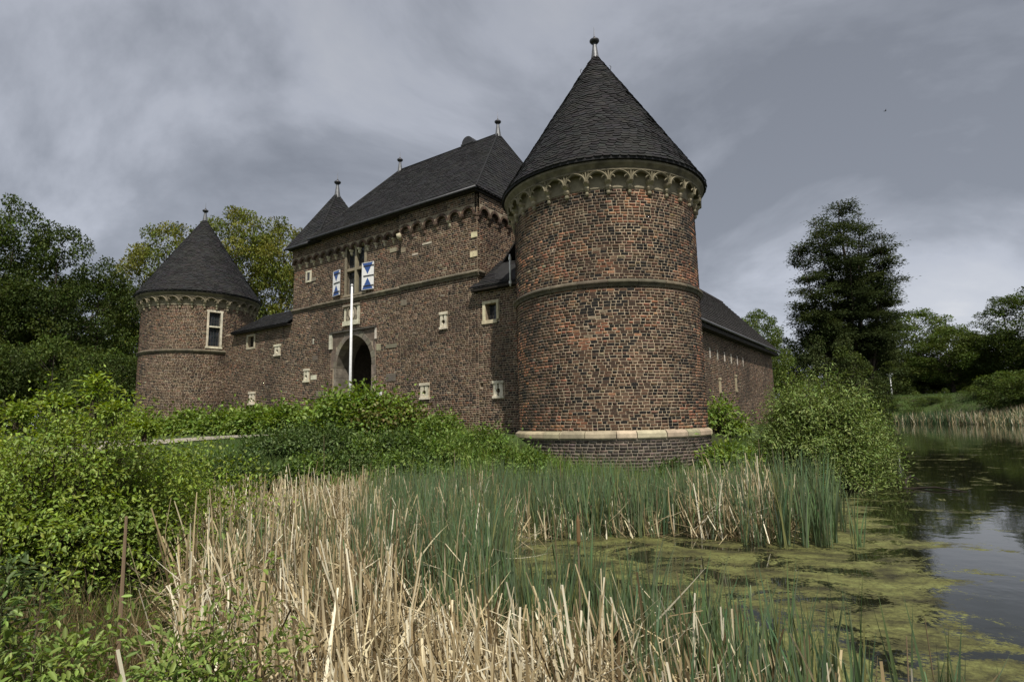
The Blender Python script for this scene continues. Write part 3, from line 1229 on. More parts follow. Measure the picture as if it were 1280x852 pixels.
for s in (-1, 1):
    mb = MB()
    mb.tube([FL(12.18 + s * .27, .04, 4.44), FL(12.18 + s * .31, .06, 4.62), FL(12.18 + s * .27, .07, 4.78), FL(12.18 + s * .22, .08, 4.92), FL(12.18 + s * .15, .09, 4.97)], [.05, .06, .055, .05, .02], (.24, .21, .16), 6)
    mb.build('supporter', 'stone', ca)
mb = MB()
mb.tube([FL(12.18, .02, 4.90), FL(12.18, .06, 4.98), FL(12.18, .06, 5.03)], [.10, .07, .03], (.5, .46, .36), 6)
mb.build('helmet', 'stone', ca)

# small window at the far end, house plate, anchors
mb = MB()
for (a, b, c, d) in ((15.18, 15.60, 7.10, 7.18), (15.18, 15.60, 6.62, 6.70), (15.18, 15.28, 6.70, 7.10), (15.50, 15.60, 6.70, 7.10)):
    fbox(mb, FL, a, b, -.02, .05, c, d, jit(PALE, .1))
sw = mb.build('small_window', 'stone', gate)
mb = MB()
fbox(mb, FL, 15.28, 15.50, .016, .022, 6.70, 7.10, (.015, .015, .017))
mb.build('pane', 'glass', sw)
mb = MB()
fbox(mb, FL, 10.26, 10.60, .0, .035, .93, 1.22, (.78, .78, .76))
pl = mb.build('house_plate', 'paint', gate)
mb = MB()
for (a, b, c, d) in ((10.48, 10.50, 1.00, 1.13), (10.48, 10.54, 1.12, 1.135)):
    fbox(mb, FL, a, b, .0352, .037, c, d, (.06, .06, .07))
for k in range(4):
    fbox(mb, FL, 10.34, 10.44, .0352, .037, 1.00 + .038 * k, 1.015 + .038 * k, (.4, .4, .42))
mb.build('plate_lettering', 'paint', pl)
mb = MB()
mb.tube([FR(6.45, .03, 4.35), FR(6.44, .04, 4.75), FR(6.40, .045, 4.86), FR(6.34, .045, 4.84)], [.014, .014, .014, .01], (.02, .018, .016), 5)
mb.build('wall_anchor', 'iron', gate)


# string course in stone lengths
def string_run(parent, mp, t0, t1, z, n, col=(.155, .132, .095)):
    for k in range(n):
        a, b = t0 + (t1 - t0) * k / n + .003, t0 + (t1 - t0) * (k + 1) / n - .003
        mb = MB()
        pr = [(-.02, z - .17), (.04, z - .165), (.065, z - .10), (.12, z - .05), (.12, z - .01), (.02, z + .06), (-.02, z + .06)]
        mb.prism([mp(a, o, q) for o, q in pr], [mp(b, o, q) for o, q in pr], jit(col, .2))
        mb.build('string_course_stone', 'darkstone', parent)


string_run(gate, FR, GT0 - .08, GTM + .0, 5.42, 5)
string_run(gate, FL, GTM + .003, 15.10, 5.42, 8)
string_run(gate, lambda t, o, z: FL(t, o - .03, z), 15.11, GT1 + .05, 5.40, 2)
string_run(gate, SIDE, -.05, .35, 5.42, 1)


# brick arch frieze under the eaves
def frieze(parent, mp, t0, t1, n, zsp, ztop, proj, stonec, seed):
    bay = (t1 - t0) / n
    r = bay * .37
    mb = MB()
    m = 10
    rr = random.Random(seed)
    for k in range(n):
        a = t0 + bay * k
        tc = a + bay / 2
        xs = [a, tc - r] + [tc - r * math.cos(math.pi * q / m) for q in range(1, m)] + [tc + r, a + bay]
        zs = [zsp, zsp] + [zsp + r * 1.05 * math.sin(math.pi * q / m) for q in range(1, m)] + [zsp, zsp]
        for i in range(len(xs) - 1):
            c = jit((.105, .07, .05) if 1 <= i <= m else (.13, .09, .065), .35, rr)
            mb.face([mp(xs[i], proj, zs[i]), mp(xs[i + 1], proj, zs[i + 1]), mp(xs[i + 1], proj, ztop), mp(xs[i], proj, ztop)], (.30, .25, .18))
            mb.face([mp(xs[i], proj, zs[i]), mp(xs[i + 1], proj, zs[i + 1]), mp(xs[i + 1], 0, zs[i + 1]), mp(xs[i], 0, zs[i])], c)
            if 1 <= i <= m:                    # voussoir brick on the face
                f = 1.0 + .10 / r
                A = (xs[i], zs[i]); Bq = (xs[i + 1], zs[i + 1])
                o = lambda p: (tc + (p[0] - tc) * f, zsp + (p[1] - zsp) * f)
                ring = [A, Bq, o(Bq), o(A)]
                g = .06
                cx_, cz_ = sum(p[0] for p in ring) / 4, sum(p[1] for p in ring) / 4
                ring = [(p[0] + (cx_ - p[0]) * g * 2, p[1] + (cz_ - p[1]) * g) for p in ring]
                mb.prism([mp(p[0], proj - .01, p[1]) for p in ring], [mp(p[0], proj + .012, p[1]) for p in ring], c)
    fr = mb.build('arch_frieze', 'brick', parent)
    B = lay(t0 + .004, t1 - .004, zsp + r * 1.05 + .125, ztop, None, seed)
    g = np.random.default_rng(seed)
    idx = pick_colours(B, PAL_G, field_gate, g)
    brick_mesh('brickwork', B, PAL_G[idx] * g.uniform(.78, 1.22, (len(B), 1)), lambda t, o, z: mp(t, o + proj, z), fr)
    for k in range(n + 1):
        t = min(max(t0 + bay * k, t0 + .06), t1 - .06)
        mb = MB()
        st = rr.random() < stonec
        c = jit((.56, .50, .37), .15, rr) if st else jit((.16, .115, .085), .2, rr)
        prev = None
        for (dz, w, o) in ((-.24, .03, .02), (-.20, .05, .06), (-.13, .06, .075), (-.10, .045, .06), (-.05, .075, proj), (0.0, .085, proj + .02)):
            ring = [mp(t - w, -.01, zsp + dz), mp(t - w * .7, o, zsp + dz), mp(t + w * .7, o, zsp + dz), mp(t + w, -.01, zsp + dz)]
            if prev:
                mb.prism(prev, ring, c)
            prev = ring
        mb.build('corbel', 'stone' if st else 'brick', parent)


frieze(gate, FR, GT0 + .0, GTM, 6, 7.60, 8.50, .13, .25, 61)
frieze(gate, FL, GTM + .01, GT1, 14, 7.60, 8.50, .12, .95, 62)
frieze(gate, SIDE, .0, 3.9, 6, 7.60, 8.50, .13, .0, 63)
mb = MB()
mb.tube([FR(GTM - .02, .05, 7.38), FR(GTM - .02, .14, 7.46), FR(GTM - .02, .17, 7.56), FR(GTM - .02, .1, 7.62)], [.05, .10, .12, .06], (.5, .45, .32), 8)
mb.build('corner_corbel', 'stone', gate, True)

# roof
ZE, ZR, OB = 8.53, 13.10, -8.4
EL, ER = 14.85, 4.80
R1, R2 = FP(6.97, -4, ZR), FP(13.41, -4, ZR)
a_, b_, c_, d_ = FP(ER, .42, ZE), FP(EL, .42, ZE), FP(EL, OB, ZE), FP(ER, OB, ZE)
dn = lambda p, k=.03: (p[0], p[1], p[2] - k)
mb = MB()
for f in ([a_, b_, R2, R1], [b_, c_, R2], [c_, d_, R1, R2], [d_, a_, R1]):
    mb.face([dn(p) for p in f], (.024, .024, .025))
mb.face([dn(p, .03) for p in (a_, b_, c_, d_)], (.03, .026, .022))
roof = mb.build('roof', 'slate', gate)
for nm, q in (('slate_cover', (a_, b_, R2, R1)), ('slate_cover', (d_, a_, R1, R1)), ('slate_cover', (b_, c_, R2, R2)), ('slate_cover', (c_, d_, R1, R2))):
    mb = MB()
    slate_face(mb, *q, row=.165, wid=.21, r=random.Random(5))
    stuff(mb.build(nm, 'slate', roof))
for p, q in ((a_, R1), (d_, R1), (b_, R2), (c_, R2), (R1, R2)):
    mb = MB()
    mb.tube([(p[0], p[1], p[2] + .0), (q[0], q[1], q[2] + .02)], .04, (.014, .014, .0145), 6)
    mb.build('ridge_capping', 'slate', roof)
finial(roof, R1[0], R1[1], ZR + .08, .95)
finial(roof, R2[0], R2[1], ZR + .08, .95)
mb = MB()
mb.tube([FP(ER, .44, ZE - .04), FP(EL, .44, ZE - .04)], .055, (.05, .052, .055), 8)
mb.build('gutter', 'lead', gate, True)
mb = MB()
fbox(mb, FP, ER + .1, EL - .1, .15, .38, ZE - .12, ZE - .035, (.03, .025, .02))
mb.build('eave_board', 'wood', gate)
mb = MB()
fbox(mb, FP, ER + .08, ER + .30, -8, .14, ZE - .12, ZE - .035, (.03, .025, .02))
mb.build('eave_board', 'wood', gate)
# squat chimney with a hood just behind the ridge
mb = MB()
fbox(mb, FP, 8.75, 9.25, -4.75, -4.3, 12.2, 13.30, (.05, .045, .043))
ch = mb.build('chimney', 'darkstone', roof)
mb = MB()
fbox(mb, FP, 8.62, 9.38, -4.88, -4.18, 13.30, 13.36, (.06, .06, .06))
prof = [(-.33 * math.cos(math.pi * k / 8), .33 * math.sin(math.pi * k / 8)) for k in range(9)]
mb.prism([FP(9.0 + x, -4.85, 13.365 + z) for x, z in prof], [FP(9.0 + x, -4.2, 13.365 + z) for x, z in prof], (.05, .05, .052))
mb.build('chimney_hood', 'lead', ch)
# snow hooks near the eave
for k in range(3):
    t = 13.7 - k * .75
    mb = MB()
    q = .12 + .02 * k
    P = lambda s, h: (lambda X: (X[0], X[1], X[2] + h))(FP(t, .42 - 4.42 * s, ZE + (ZR - ZE) * s))
    mb.tube([P(q, .02), P(q - .03, .06), P(q - .035, .16)], .014, (.03, .03, .03), 5)
    mb.build('snow_hook', 'iron', roof)
# stair turret roof over the far end of the front
TA = FP(15.62, -1.75, 11.72)
ta_, tb_, tcc, td_ = FP(14.35, .36, 8.40), FP(16.78, .36, 8.40), FP(16.78, -3.9, 8.40), FP(14.35, -3.9, 8.40)
mb = MB()
for f in ([ta_, tb_, TA], [tb_, tcc, TA], [tcc, td_, TA], [td_, ta_, TA], [ta_, tb_, tcc, td_]):
    mb.face([dn(p) for p in f], (.024, .024, .025))
tr = mb.build('turret_roof', 'slate', gate)
for q in ((ta_, tb_, TA, TA), (td_, ta_, TA, TA), (tb_, tcc, TA, TA)):
    mb = MB()
    slate_face(mb, *q, row=.15, wid=.19, base=(.020, .020, .021), r=random.Random(6))
    stuff(mb.build('slate_cover', 'slate', tr))
for p in (ta_, tb_):
    mb = MB()
    mb.tube([p, TA], .035, (.014, .014, .0145), 6)
    mb.build('ridge_capping', 'slate', tr)
finial(tr, TA[0], TA[1], TA[2] - .02, 1.05)
mb = MB()
mb.tube([FP(14.9, .38, 8.37), FP(16.8, .38, 8.37)], .05, (.05, .052, .055), 8)
mb.build('gutter', 'lead', gate, True)

# ------------------------------------------------------------------ curtain wall between gatehouse and far tower
cw = thing('curtain_wall', 'low brick curtain wall with two pale loopholes joining the gatehouse to the windowed tower', 'curtain wall', FL(19.5, 0, -0.45))
WH = (19.86, 20.44, 3.93, 4.50)
hl = loop_block(LEFT_LOOPS) + [(WH[0] - .12, WH[1] + .12, WH[2] - .1, WH[3] + .1, .2)]
masonry('brickwork', cw, FL, GT1 + .003, 23.4, WB, 4.84, hl, seed=71, core_holes=slit_holes(LEFT_LOOPS) + [(WH[0], WH[1], WH[2], WH[3], .3)], bz0=-.9)
for (c, a, b, w) in LEFT_LOOPS:
    loophole(cw, FL, c, a, b, w, keyhole=True)
mb = MB()
for (a, b, c, d) in ((WH[0] - .11, WH[1] + .11, WH[3], WH[3] + .09), (WH[0] - .11, WH[1] + .11, WH[2] - .09, WH[2]), (WH[0] - .10, WH[0], WH[2], WH[3]), (WH[1], WH[1] + .10, WH[2], WH[3])):
    fbox(mb, FL, a + .001, b - .001, -.1, .035, c + .001, d - .001, jit((.42, .37, .27), .1))
w_ = mb.build('small_window', 'stone', cw)
mb = MB()
fbox(mb, FL, WH[0], WH[1], -.16, -.14, WH[2], WH[3], (.016, .014, .013))
mb.build('pane', 'glass', w_)
ea, eb = FP(GT1 + .01, .24, 4.80), FP(21.75, .24, 4.80)
ra, rb = FP(GT1 + .01, -1.3, 5.80), FP(21.2, -1.3, 5.80)
ba, bb = FP(GT1 + .01, -2.6, 4.80), FP(21.75, -2.6, 4.80)
ec, bc = FP(23.2, .24, 4.80), FP(23.2, -2.6, 4.8)


def small_roof(parent, polys, covers, seed):
    mb = MB()
    for f in polys:
        mb.face([dn(p) for p in f], (.024, .024, .025))
    ro = mb.build('roof', 'slate', parent)
    for q in covers:
        mb = MB()
        slate_face(mb, *q, row=.15, wid=.19, base=(.018, .0175, .018), r=random.Random(seed))
        stuff(mb.build('slate_cover', 'slate', ro))
    return ro


ro = small_roof(cw, [(ea, eb, rb, ra), (eb, bb, rb), (bb, ba, ra, rb), (ea, eb, bb, ba)], [(ea, eb, rb, ra), (eb, bb, rb, rb)], 9)
mb = MB()
mb.tube([ra, rb], .04, (.04, .04, .042), 6)
mb.build('ridge_capping', 'slate', ro)
mb = MB()
fbox(mb, FP, GT1 + .02, 21.7, .0, .2, 4.70, 4.765, (.03, .025, .02))
mb.build('eave_board', 'wood', cw)
mb = MB()
mb.tube([FL(18.2 - .9, .03, 4.72), FL(17.3, .03, 4.0)], .012, (.05, .045, .04), 5)
mb.build('downpipe', 'iron', cw)

# ------------------------------------------------------------------ wall between gatehouse and corner tower
an = thing('link_wall', 'short brick link wall with barred window and slate lean-to roof against the pond tower', 'curtain wall', FR(4.2, 0, -0.9))
WBn = (4.22, 4.72, 3.52, 4.12)
hl = loop_block(ANNEX_LOOPS) + [(WBn[0] - .12, WBn[1] + .14, WBn[2] - .1, WBn[3] + .1, .2), (4.88, 5.03, 1.14, 1.30, .15)]
masonry('brickwork', an, FR, 1.2, GT0 - .003, -1.75, 4.80, hl, seed=81, core_holes=slit_holes(ANNEX_LOOPS) + [(WBn[0], WBn[1], WBn[2], WBn[3], .3), (4.88, 5.03, 1.14, 1.30, .25)])
for (c, a, b, w) in ANNEX_LOOPS:
    loophole(an, FR, c, a, b, w)
mb = MB()
for (a, b, c, d) in ((WBn[0] - .11, WBn[1] + .13, WBn[3], WBn[3] + .09), (WBn[0] - .02, WBn[1] + .16, WBn[2] - .13, WBn[2]), (WBn[0] - .10, WBn[0], WBn[2], WBn[3]), (WBn[1], WBn[1] + .12, WBn[2], WBn[3])):
    fbox(mb, FR, a + .001, b - .001, -.22, .04, c + .001, d - .001, jit((.60, .53, .36), .12))
w_ = mb.build('barred_window', 'stone', an)
mb = MB()
fbox(mb, FR, WBn[0], WBn[1], -.26, -.24, WBn[2], WBn[3], (.035, .042, .052))
p_ = mb.build('pane', 'glass', w_)
mb = MB()
for k in range(1, 4):
    t = WBn[0] + (WBn[1] - WBn[0]) * k / 4
    mb.tube([FR(t, -.13, WBn[2]), FR(t, -.13, WBn[3])], .009, (.03, .03, .03), 5)
for k in range(1, 4):
    z = WBn[2] + (WBn[3] - WBn[2]) * k / 4
    mb.tube([FR(WBn[0], -.13, z), FR(WBn[1], -.13, z)], .008, (.03, .03, .03), 5)
mb.build('window_bars', 'iron', w_)
e0, e1 = FP(5.25, .36, 4.72), FP(1.6, .36, 4.72)
pk = FP(5.065, -1.4, 6.12)
m1_, m2_ = FP(4.20, -1.45, 5.78), FP(1.6, -1.6, 5.55)
ro = small_roof(an, [(e0, e1, m2_, m1_, pk), (pk, m1_, FP(4.2, -3.0, 4.72), FP(5.06, -3, 4.72)), (m1_, m2_, FP(1.6, -3, 4.72), FP(4.2, -3, 4.72))], [(e1, e0, pk, m2_)], 12)
mb = MB()
fbox(mb, FP, 2.0, 5.2, .065, .34, 4.60, 4.685, (.03, .025, .02))
mb.build('eave_board', 'wood', an)
# white standpipe in the corner against the tower
mb = MB()
pp = FP(3.12, .75, 0)
mb.tube([(pp[0], pp[1], 4.42), (pp[0], pp[1], 5.52)], .03, (.78, .78, .76), 8)
dp = mb.build('downpipe', 'paint', an, True)
for z in (4.55, 5.38):
    mb = MB()
    mb.lathe([(.0, z - .05), (.05, z - .05), (.05, z + .05), (.0, z + .05)], pp[0], pp[1], (.78, .78, .76), 8)
    mb.build('pipe_bracket', 'paint', dp)

# ------------------------------------------------------------------ right-hand wing
wg = thing('wing_building', 'long brick wing with dark tiled gable roof running back from the pond tower', 'building', RP(14, 0, -0.5))
WT1 = 25.2
PUT = [(10.9 + 1.25 * k, 2.62, 3.1) for k in range(6)]
RW_SL = [(12.2, 1.0, 1.75, .14), (15.25, 1.15, 2.05, .14)]
hl = [(a - .07, a + .07, b, c, .3) for a, b, c in PUT] + loop_block(RW_SL)
masonry('brickwork', wg, RP, 1.0, WT1, -1.3, 3.80, hl, seed=91, core_holes=slit_holes(RW_SL), offs=(80, 0), bz0=-1.0)
for a, b, c in PUT:
    quoin(wg, RP, a - .07, a + .07, b, c, (.55, .5, .42), .02, 'stone', 'putlog_stone')
for (c, a, b, w) in RW_SL:
    loophole(wg, RP, c, a, b, w, False, (.42, .36, .24))


def WEND(t, o, z):
    return RP(WT1 + o, -t, z)


mb = MB()
mb.face([RP(WT1, 0, -1.3), RP(WT1, -6.2, -1.3), RP(WT1, -6.2, 4.0), RP(WT1, -3.1, 7.9), RP(WT1, 0, 4.0)], (.2, .15, .11))
mb.face([RP(1, -6.2, -1.3), RP(WT1, -6.2, -1.3), RP(WT1, -6.2, 4.0), RP(1, -6.2, 4.0)], (.2, .15, .11))
mb.build('gable_wall', 'mortar', wg)
e0, e1 = RP(1.2, .42, 4.12), RP(25.75, .42, 4.12)
g0, g1 = RP(1.2, -3.1, 8.0), RP(25.75, -3.1, 8.0)
h0, h1 = RP(1.2, -6.6, 4.12), RP(25.75, -6.6, 4.12)
mb = MB()
for f in ((e0, e1, g1, g0), (h0, h1, g1, g0)):
    mb.prism([dn(p, .02) for p in f], [dn(p, .10) for p in f], (.03, .028, .027))
ro = mb.build('roof', 'slate', wg)
# broad interlocking tiles in straight courses
mb = MB()
A, Bq, Cq, D = (np.array(p, float) for p in (e0, e1, g1, g0))
nrm = np.cross(Bq - A, D - A); nrm /= np.linalg.norm(nrm); nrm *= np.sign(nrm[2])
rows, cols = 19, 82
rr = random.Random(4)
for k in range(rows):
    for j in range(cols):
        v0, v1, u0, u1 = k / rows, (k + 1.12) / rows, j / cols, (j + 1) / cols
        v1 = min(v1, 1)
        P = lambda u, v, l: A + (Bq - A) * u + (D - A) * v + nrm * l
        lf = .045 * rr.uniform(.9, 1.1)
        c = jit((.030, .027, .025), .18, rr)
        um = (u0 + u1) / 2
        tl = [P(u0, v0, lf), P(um, v0, lf * 1.25), P(u1, v0, lf)]
        th = [P(u1, v1, .004), P(um, v1, .012), P(u0, v1, .004)]
        mb.face([tl[0], tl[1], th[1], th[2]], c)
        mb.face([tl[1], tl[2], th[0], th[1]], c)
        mb.face([P(u0, v0, 0), P(um, v0, 0), tl[1], tl[0]], c)
        mb.face([P(um, v0, 0), P(u1, v0, 0), tl[2], tl[1]], c)
stuff(mb.build('tile_cover', 'slate', ro))
mb = MB()
mb.tube([g0, g1], .09, (.045, .04, .038), 8)
mb.build('ridge_capping', 'slate', ro)
mb = MB()
mb.tube([RP(1.2, .47, 4.07), RP(25.75, .47, 4.07)], .06, (.13, .13, .135), 8)
mb.build('gutter', 'lead', wg, True)
mb = MB()
fbox(mb, RP, 1.2, 25.6, .02, .38, 3.81, 4.0, (.03, .025, .02))
mb.build('eave_board', 'wood', wg)

# ------------------------------------------------------------------ flagpole
fx, fy = -6.15, 21.5
fp = thing('flagpole', 'slim white flagpole standing before the gate arch', 'flagpole', (fx, fy, -.47))
mb = MB()
mb.tube([(fx, fy, -.5), (fx, fy, 2.0), (fx, fy, 5.22)], [.055, .05, .036], (.78, .79, .80), 12)
mb.build('pole', 'paint', fp, True)
mb = MB()
mb.lathe([(0, 5.21), (.05, 5.215), (.055, 5.25), (.03, 5.28), (0, 5.285)], fx, fy, (.7, .7, .7), 12)
mb.build('cap', 'paint', fp, True)
mb = MB()
mb.lathe([(.16, -.5), (.16, -.42), (.09, -.38), (.06, -.30), (.0, -.30)], fx, fy, (.3, .3, .3), 12)
mb.build('base', 'paint', fp)
mb = MB()
mb.tube([(fx + .05, fy - .03, .6), (fx + .055, fy - .03, 3.), (fx + .045, fy - .02, 5.15)], .006, (.6, .6, .58), 4)
mb.build('halyard', 'paint', fp)


# ------------------------------------------------------------------ ground, path, water
def ground():
    n = 230
    p = np.linspace(-1, 1, n)
    xs = 8 * np.sinh(5.6 * p)
    ys = 12 + 8 * np.sinh(5.6 * p)
    X, Y = np.meshgrid(xs, ys, indexing='ij')
    Z = ground_z(X, Y)
    far = np.hypot(X, Y) > 400
    Z = np.where(far, np.maximum(Z, 0.0), Z)
    V = np.stack([X, Y, Z], -1).reshape(-1, 3)
    i, j = np.meshgrid(np.arange(n - 1), np.arange(n - 1), indexing='ij')
    a = (i * n + j).ravel()
    F = np.stack([a, a + n, a + n + 1, a + 1], 1)
    m, t, b = base_mat('turf_and_soil')
    L = t.links.new
    tc = N(t, 'ShaderNodeTexCoord')
    n1 = N(t, 'ShaderNodeTexNoise', i_Scale=0.55, i_Detail=8.0, i_Roughness=0.65)
    n2 = N(t, 'ShaderNodeTexNoise', i_Scale=14.0, i_Detail=6.0, i_Roughness=0.7)
    L(tc.outputs['Object'], n1.inputs['Vector'])
    L(tc.outputs['Object'], n2.inputs['Vector'])
    r1 = ramp(t, [(0.32, (.040, .034, .020)), (0.45, (.045, .065, .018)), (0.60, (.06, .10, .024)), (0.75, (.085, .12, .035))])
    L(n1.outputs['Fac'], r1.inputs[0])
    r2 = ramp(t, [(0.3, (.55, .55, .55)), (0.7, (1.3, 1.3, 1.3))])
    L(n2.outputs['Fac'], r2.inputs[0])
    mu = N(t, 'ShaderNodeMix', data_type='RGBA', blend_type='MULTIPLY')
    mu.inputs['Factor'].default_value = 1
    L(r1.outputs[0], mu.inputs['A'])
    L(r2.outputs[0], mu.inputs['B'])
    L(mu.outputs['Result'], b.inputs['Base Color'])
    b.inputs['Roughness'].default_value = 0.95
    bp = N(t, 'ShaderNodeBump', i_Strength=0.8, i_Distance=0.08)
    L(n2.outputs['Fac'], bp.inputs['Height'])
    L(bp.outputs[0], b.inputs['Normal'])
    return structure(np_mesh('ground', V, F, np.zeros((len(F), 3)), m, None, True))


ground()


def path():
    mb = MB()
    pts = [(12.05, -6.2), (12.05, 0), (12.0, 3), (11.8, 6), (11.5, 9), (11.2, 12), (11.5, 16), (13, 24)]
    fine = []
    for (a, b), (c, d) in zip(pts[:-1], pts[1:]):
        for k in range(6):
            fine.append((a + (c - a) * k / 6, b + (d - b) * k / 6))
    w = [-1.15, -.55, 0, .55, 1.15]
    rows = []
    for (t, s) in fine:
        row = []
        for q in w:
            x, y, _ = FP(t + q + .06 * math.sin(s * 3 + q), s, 0)
            row.append((x, y, max(gz(x, y), -.45 if s < 3 else -9) + (.075 if abs(q) < 1 else .03)))
        rows.append(row)
    for r0_, r1_ in zip(rows[:-1], rows[1:]):
        for k in range(4):
            mb.face([r0_[k], r0_[k + 1], r1_[k + 1], r1_[k]], (.30, .27, .22))
    m = attr_mat('gravel', 0.95, 0.3, 3, 0.6, 35)
    structure(mb.build('path', m))


path()


def water():
    m, t, b = base_mat('pond_water')
    L = t.links.new
    tc = N(t, 'ShaderNodeTexCoord')
    sep = N(t, 'ShaderNodeSeparateXYZ')
    L(tc.outputs['Object'], sep.inputs[0])
    # floating weed: thick in the sheltered corner by the reeds, in torn streaks further out
    nb = N(t, 'ShaderNodeTexNoise', i_Scale=1.0, i_Detail=9.0, i_Roughness=0.70, i_Distortion=0.9)
    mp = N(t, 'ShaderNodeMapping')
    mp.inputs['Rotation'].default_value = (0, 0, math.radians(28))
    mp.inputs['Scale'].default_value = (1.0, 1.45, 1)
    L(tc.outputs['Object'], mp.inputs[0])
    L(mp.outputs[0], nb.inputs['Vector'])
    edge = N(t, 'ShaderNodeMath', operation='MULTIPLY_ADD', n_1=-0.145, n_2=0.31)
    L(sep.outputs['X'], edge.inputs[0])
    ye = N(t, 'ShaderNodeMath', operation='MULTIPLY_ADD', n_1=0.058, n_2=0.0)
    L(sep.outputs['Y'], ye.inputs[0])
    s1 = N(t, 'ShaderNodeMath', operation='ADD')
    L(edge.outputs[0], s1.inputs[0])
    L(ye.outputs[0], s1.inputs[1])
    s1b = N(t, 'ShaderNodeMath', operation='MAXIMUM', n_1=-0.10)
    L(s1.outputs[0], s1b.inputs[0])
    s1c = N(t, 'ShaderNodeMath', operation='MINIMUM', n_1=0.055)
    L(s1b.outputs[0], s1c.inputs[0])
    s2 = N(t, 'ShaderNodeMath', operation='ADD')
    L(s1c.outputs[0], s2.inputs[0])
    L(nb.outputs['Fac'], s2.inputs[1])
    fine = N(t, 'ShaderNodeTexNoise', i_Scale=26.0, i_Detail=4.0, i_Roughness=0.7)
    L(tc.outputs['Object'], fine.inputs['Vector'])
    s3 = N(t, 'ShaderNodeMath', operation='MULTIPLY_ADD', n_1=0.32, n_2=-0.16)
    L(fine.outputs['Fac'], s3.inputs[0])
    s4 = N(t, 'ShaderNodeMath', operation='ADD')
    L(s2.outputs[0], s4.inputs[0])
    L(s3.outputs[0], s4.inputs[1])
    msk = N(t, 'ShaderNodeMapRange')
    msk.inputs['From Min'].default_value = 0.488
    msk.inputs['From Max'].default_value = 0.545
    L(s4.outputs[0], msk.inputs['Value'])
    # weed colours
    nc = N(t, 'ShaderNodeTexNoise', i_Scale=1.6, i_Detail=7.0, i_Roughness=0.7)
    L(mp.outputs[0], nc.inputs['Vector'])
    rc = ramp(t, [(0.34, (.026, .024, .009)), (0.44, (.062, .060, .020)), (0.54, (.115, .117, .036)), (0.68, (.175, .19, .062))])
    L(nc.outputs['Fac'], rc.inputs[0])
    rf = ramp(t, [(0.3, (.55, .55, .55)), (0.7, (1.35, 1.35, 1.35))])
    L(fine.outputs['Fac'], rf.inputs[0])
    mu = N(t, 'ShaderNodeMix', data_type='RGBA', blend_type='MULTIPLY')
    mu.inputs['Factor'].default_value = 1
    L(rc.outputs[0], mu.inputs['A'])
    L(rf.outputs[0], mu.inputs['B'])
    weed = N(t, 'ShaderNodeBsdfPrincipled')
    L(mu.outputs['Result'], weed.inputs['Base Color'])
    weed.inputs['Roughness'].default_value = 0.75
    weed.inputs['Specular IOR Level'].default_value = 0.3
    wb = N(t, 'ShaderNodeBump', i_Strength=0.7, i_Distance=0.02)
    L(fine.outputs['Fac'], wb.inputs['Height'])
    L(wb.outputs[0], weed.inputs['Normal'])
    b.inputs['Base Color'].default_value = (.010, .011, .006, 1)
    b.inputs['Roughness'].default_value = 0.035
    b.inputs['IOR'].default_value = 1.33
    b.inputs['Specular IOR Level'].default_value = 0.5
    rip = N(t, 'ShaderNodeTexNoise', i_Scale=3.0, i_Detail=3.0)
    L(tc.outputs['Object'], rip.inputs['Vector'])
    rb_ = N(t, 'ShaderNodeBump', i_Strength=0.05, i_Distance=0.05)
    L(rip.outputs['Fac'], rb_.inputs['Height'])
    L(rb_.outputs[0], b.inputs['Normal'])
    ms = N(t, 'ShaderNodeMixShader')
    L(msk.outputs[0], ms.inputs[0])
    L(b.outputs[0], ms.inputs[1])
    L(weed.outputs[0], ms.inputs[2])
    L(ms.outputs[0], t.nodes['Material Output'].inputs[0])
    mb = MB()
    xs = np.linspace(-8, 64, 13)
    ys = np.linspace(-18, 93, 13)
    for a, b2 in zip(xs[:-1], xs[1:]):
        for c, d in zip(ys[:-1], ys[1:]):
            mb.face([(a, c, WATER), (b2, c, WATER), (b2, d, WATER), (a, d, WATER)], (0, 0, 0))
    structure(mb.build('pond_water', m))


water()


# ------------------------------------------------------------------ plants: leaves, blades, stems
def unit(v):
    return v / (np.linalg.norm(v, axis=-1, keepdims=True) + 1e-9)


def leaf_geo(P, D, Nn, L, W, C, rich=False):
    """folded leaves; P base, D direction, Nn rough normal"""
    n = len(P)
    D = unit(D)
    S = unit(np.cross(D, Nn))
    Nn = np.cross(S, D)
    L = np.broadcast_to(np.asarray(L, float), (n,))[:, None]
    W = np.broadcast_to(np.asarray(W, float), (n,))[:, None]
    if rich:
        v = [P, P + D * L * .28 + S * W * .42 + Nn * W * .16, P + D * L * .66 + S * W * .40 + Nn * W * .14 - Nn * L * .03, P + D * L - Nn * L * .14,
             P + D * L * .66 - S * W * .40 + Nn * W * .14 - Nn * L * .03, P + D * L * .28 - S * W * .42 + Nn * W * .16]
        V = np.stack(v, 1).reshape(-1, 3)
        q = np.array([(0, 1, 2, 3), (0, 3, 4, 5)])
        F = (np.arange(n)[:, None, None] * 6 + q[None]).reshape(-1, 4)
        return V, F, np.repeat(C, 2, 0)
    v = [P, P + D * L * .45 + S * W * .5 + Nn * W * .18, P + D * L - Nn * L * .1, P + D * L * .45 - S * W * .5 + Nn * W * .18]
    V = np.stack(v, 1).reshape(-1, 3)
    F = np.arange(n * 4).reshape(-1, 4)
    return V, F, C


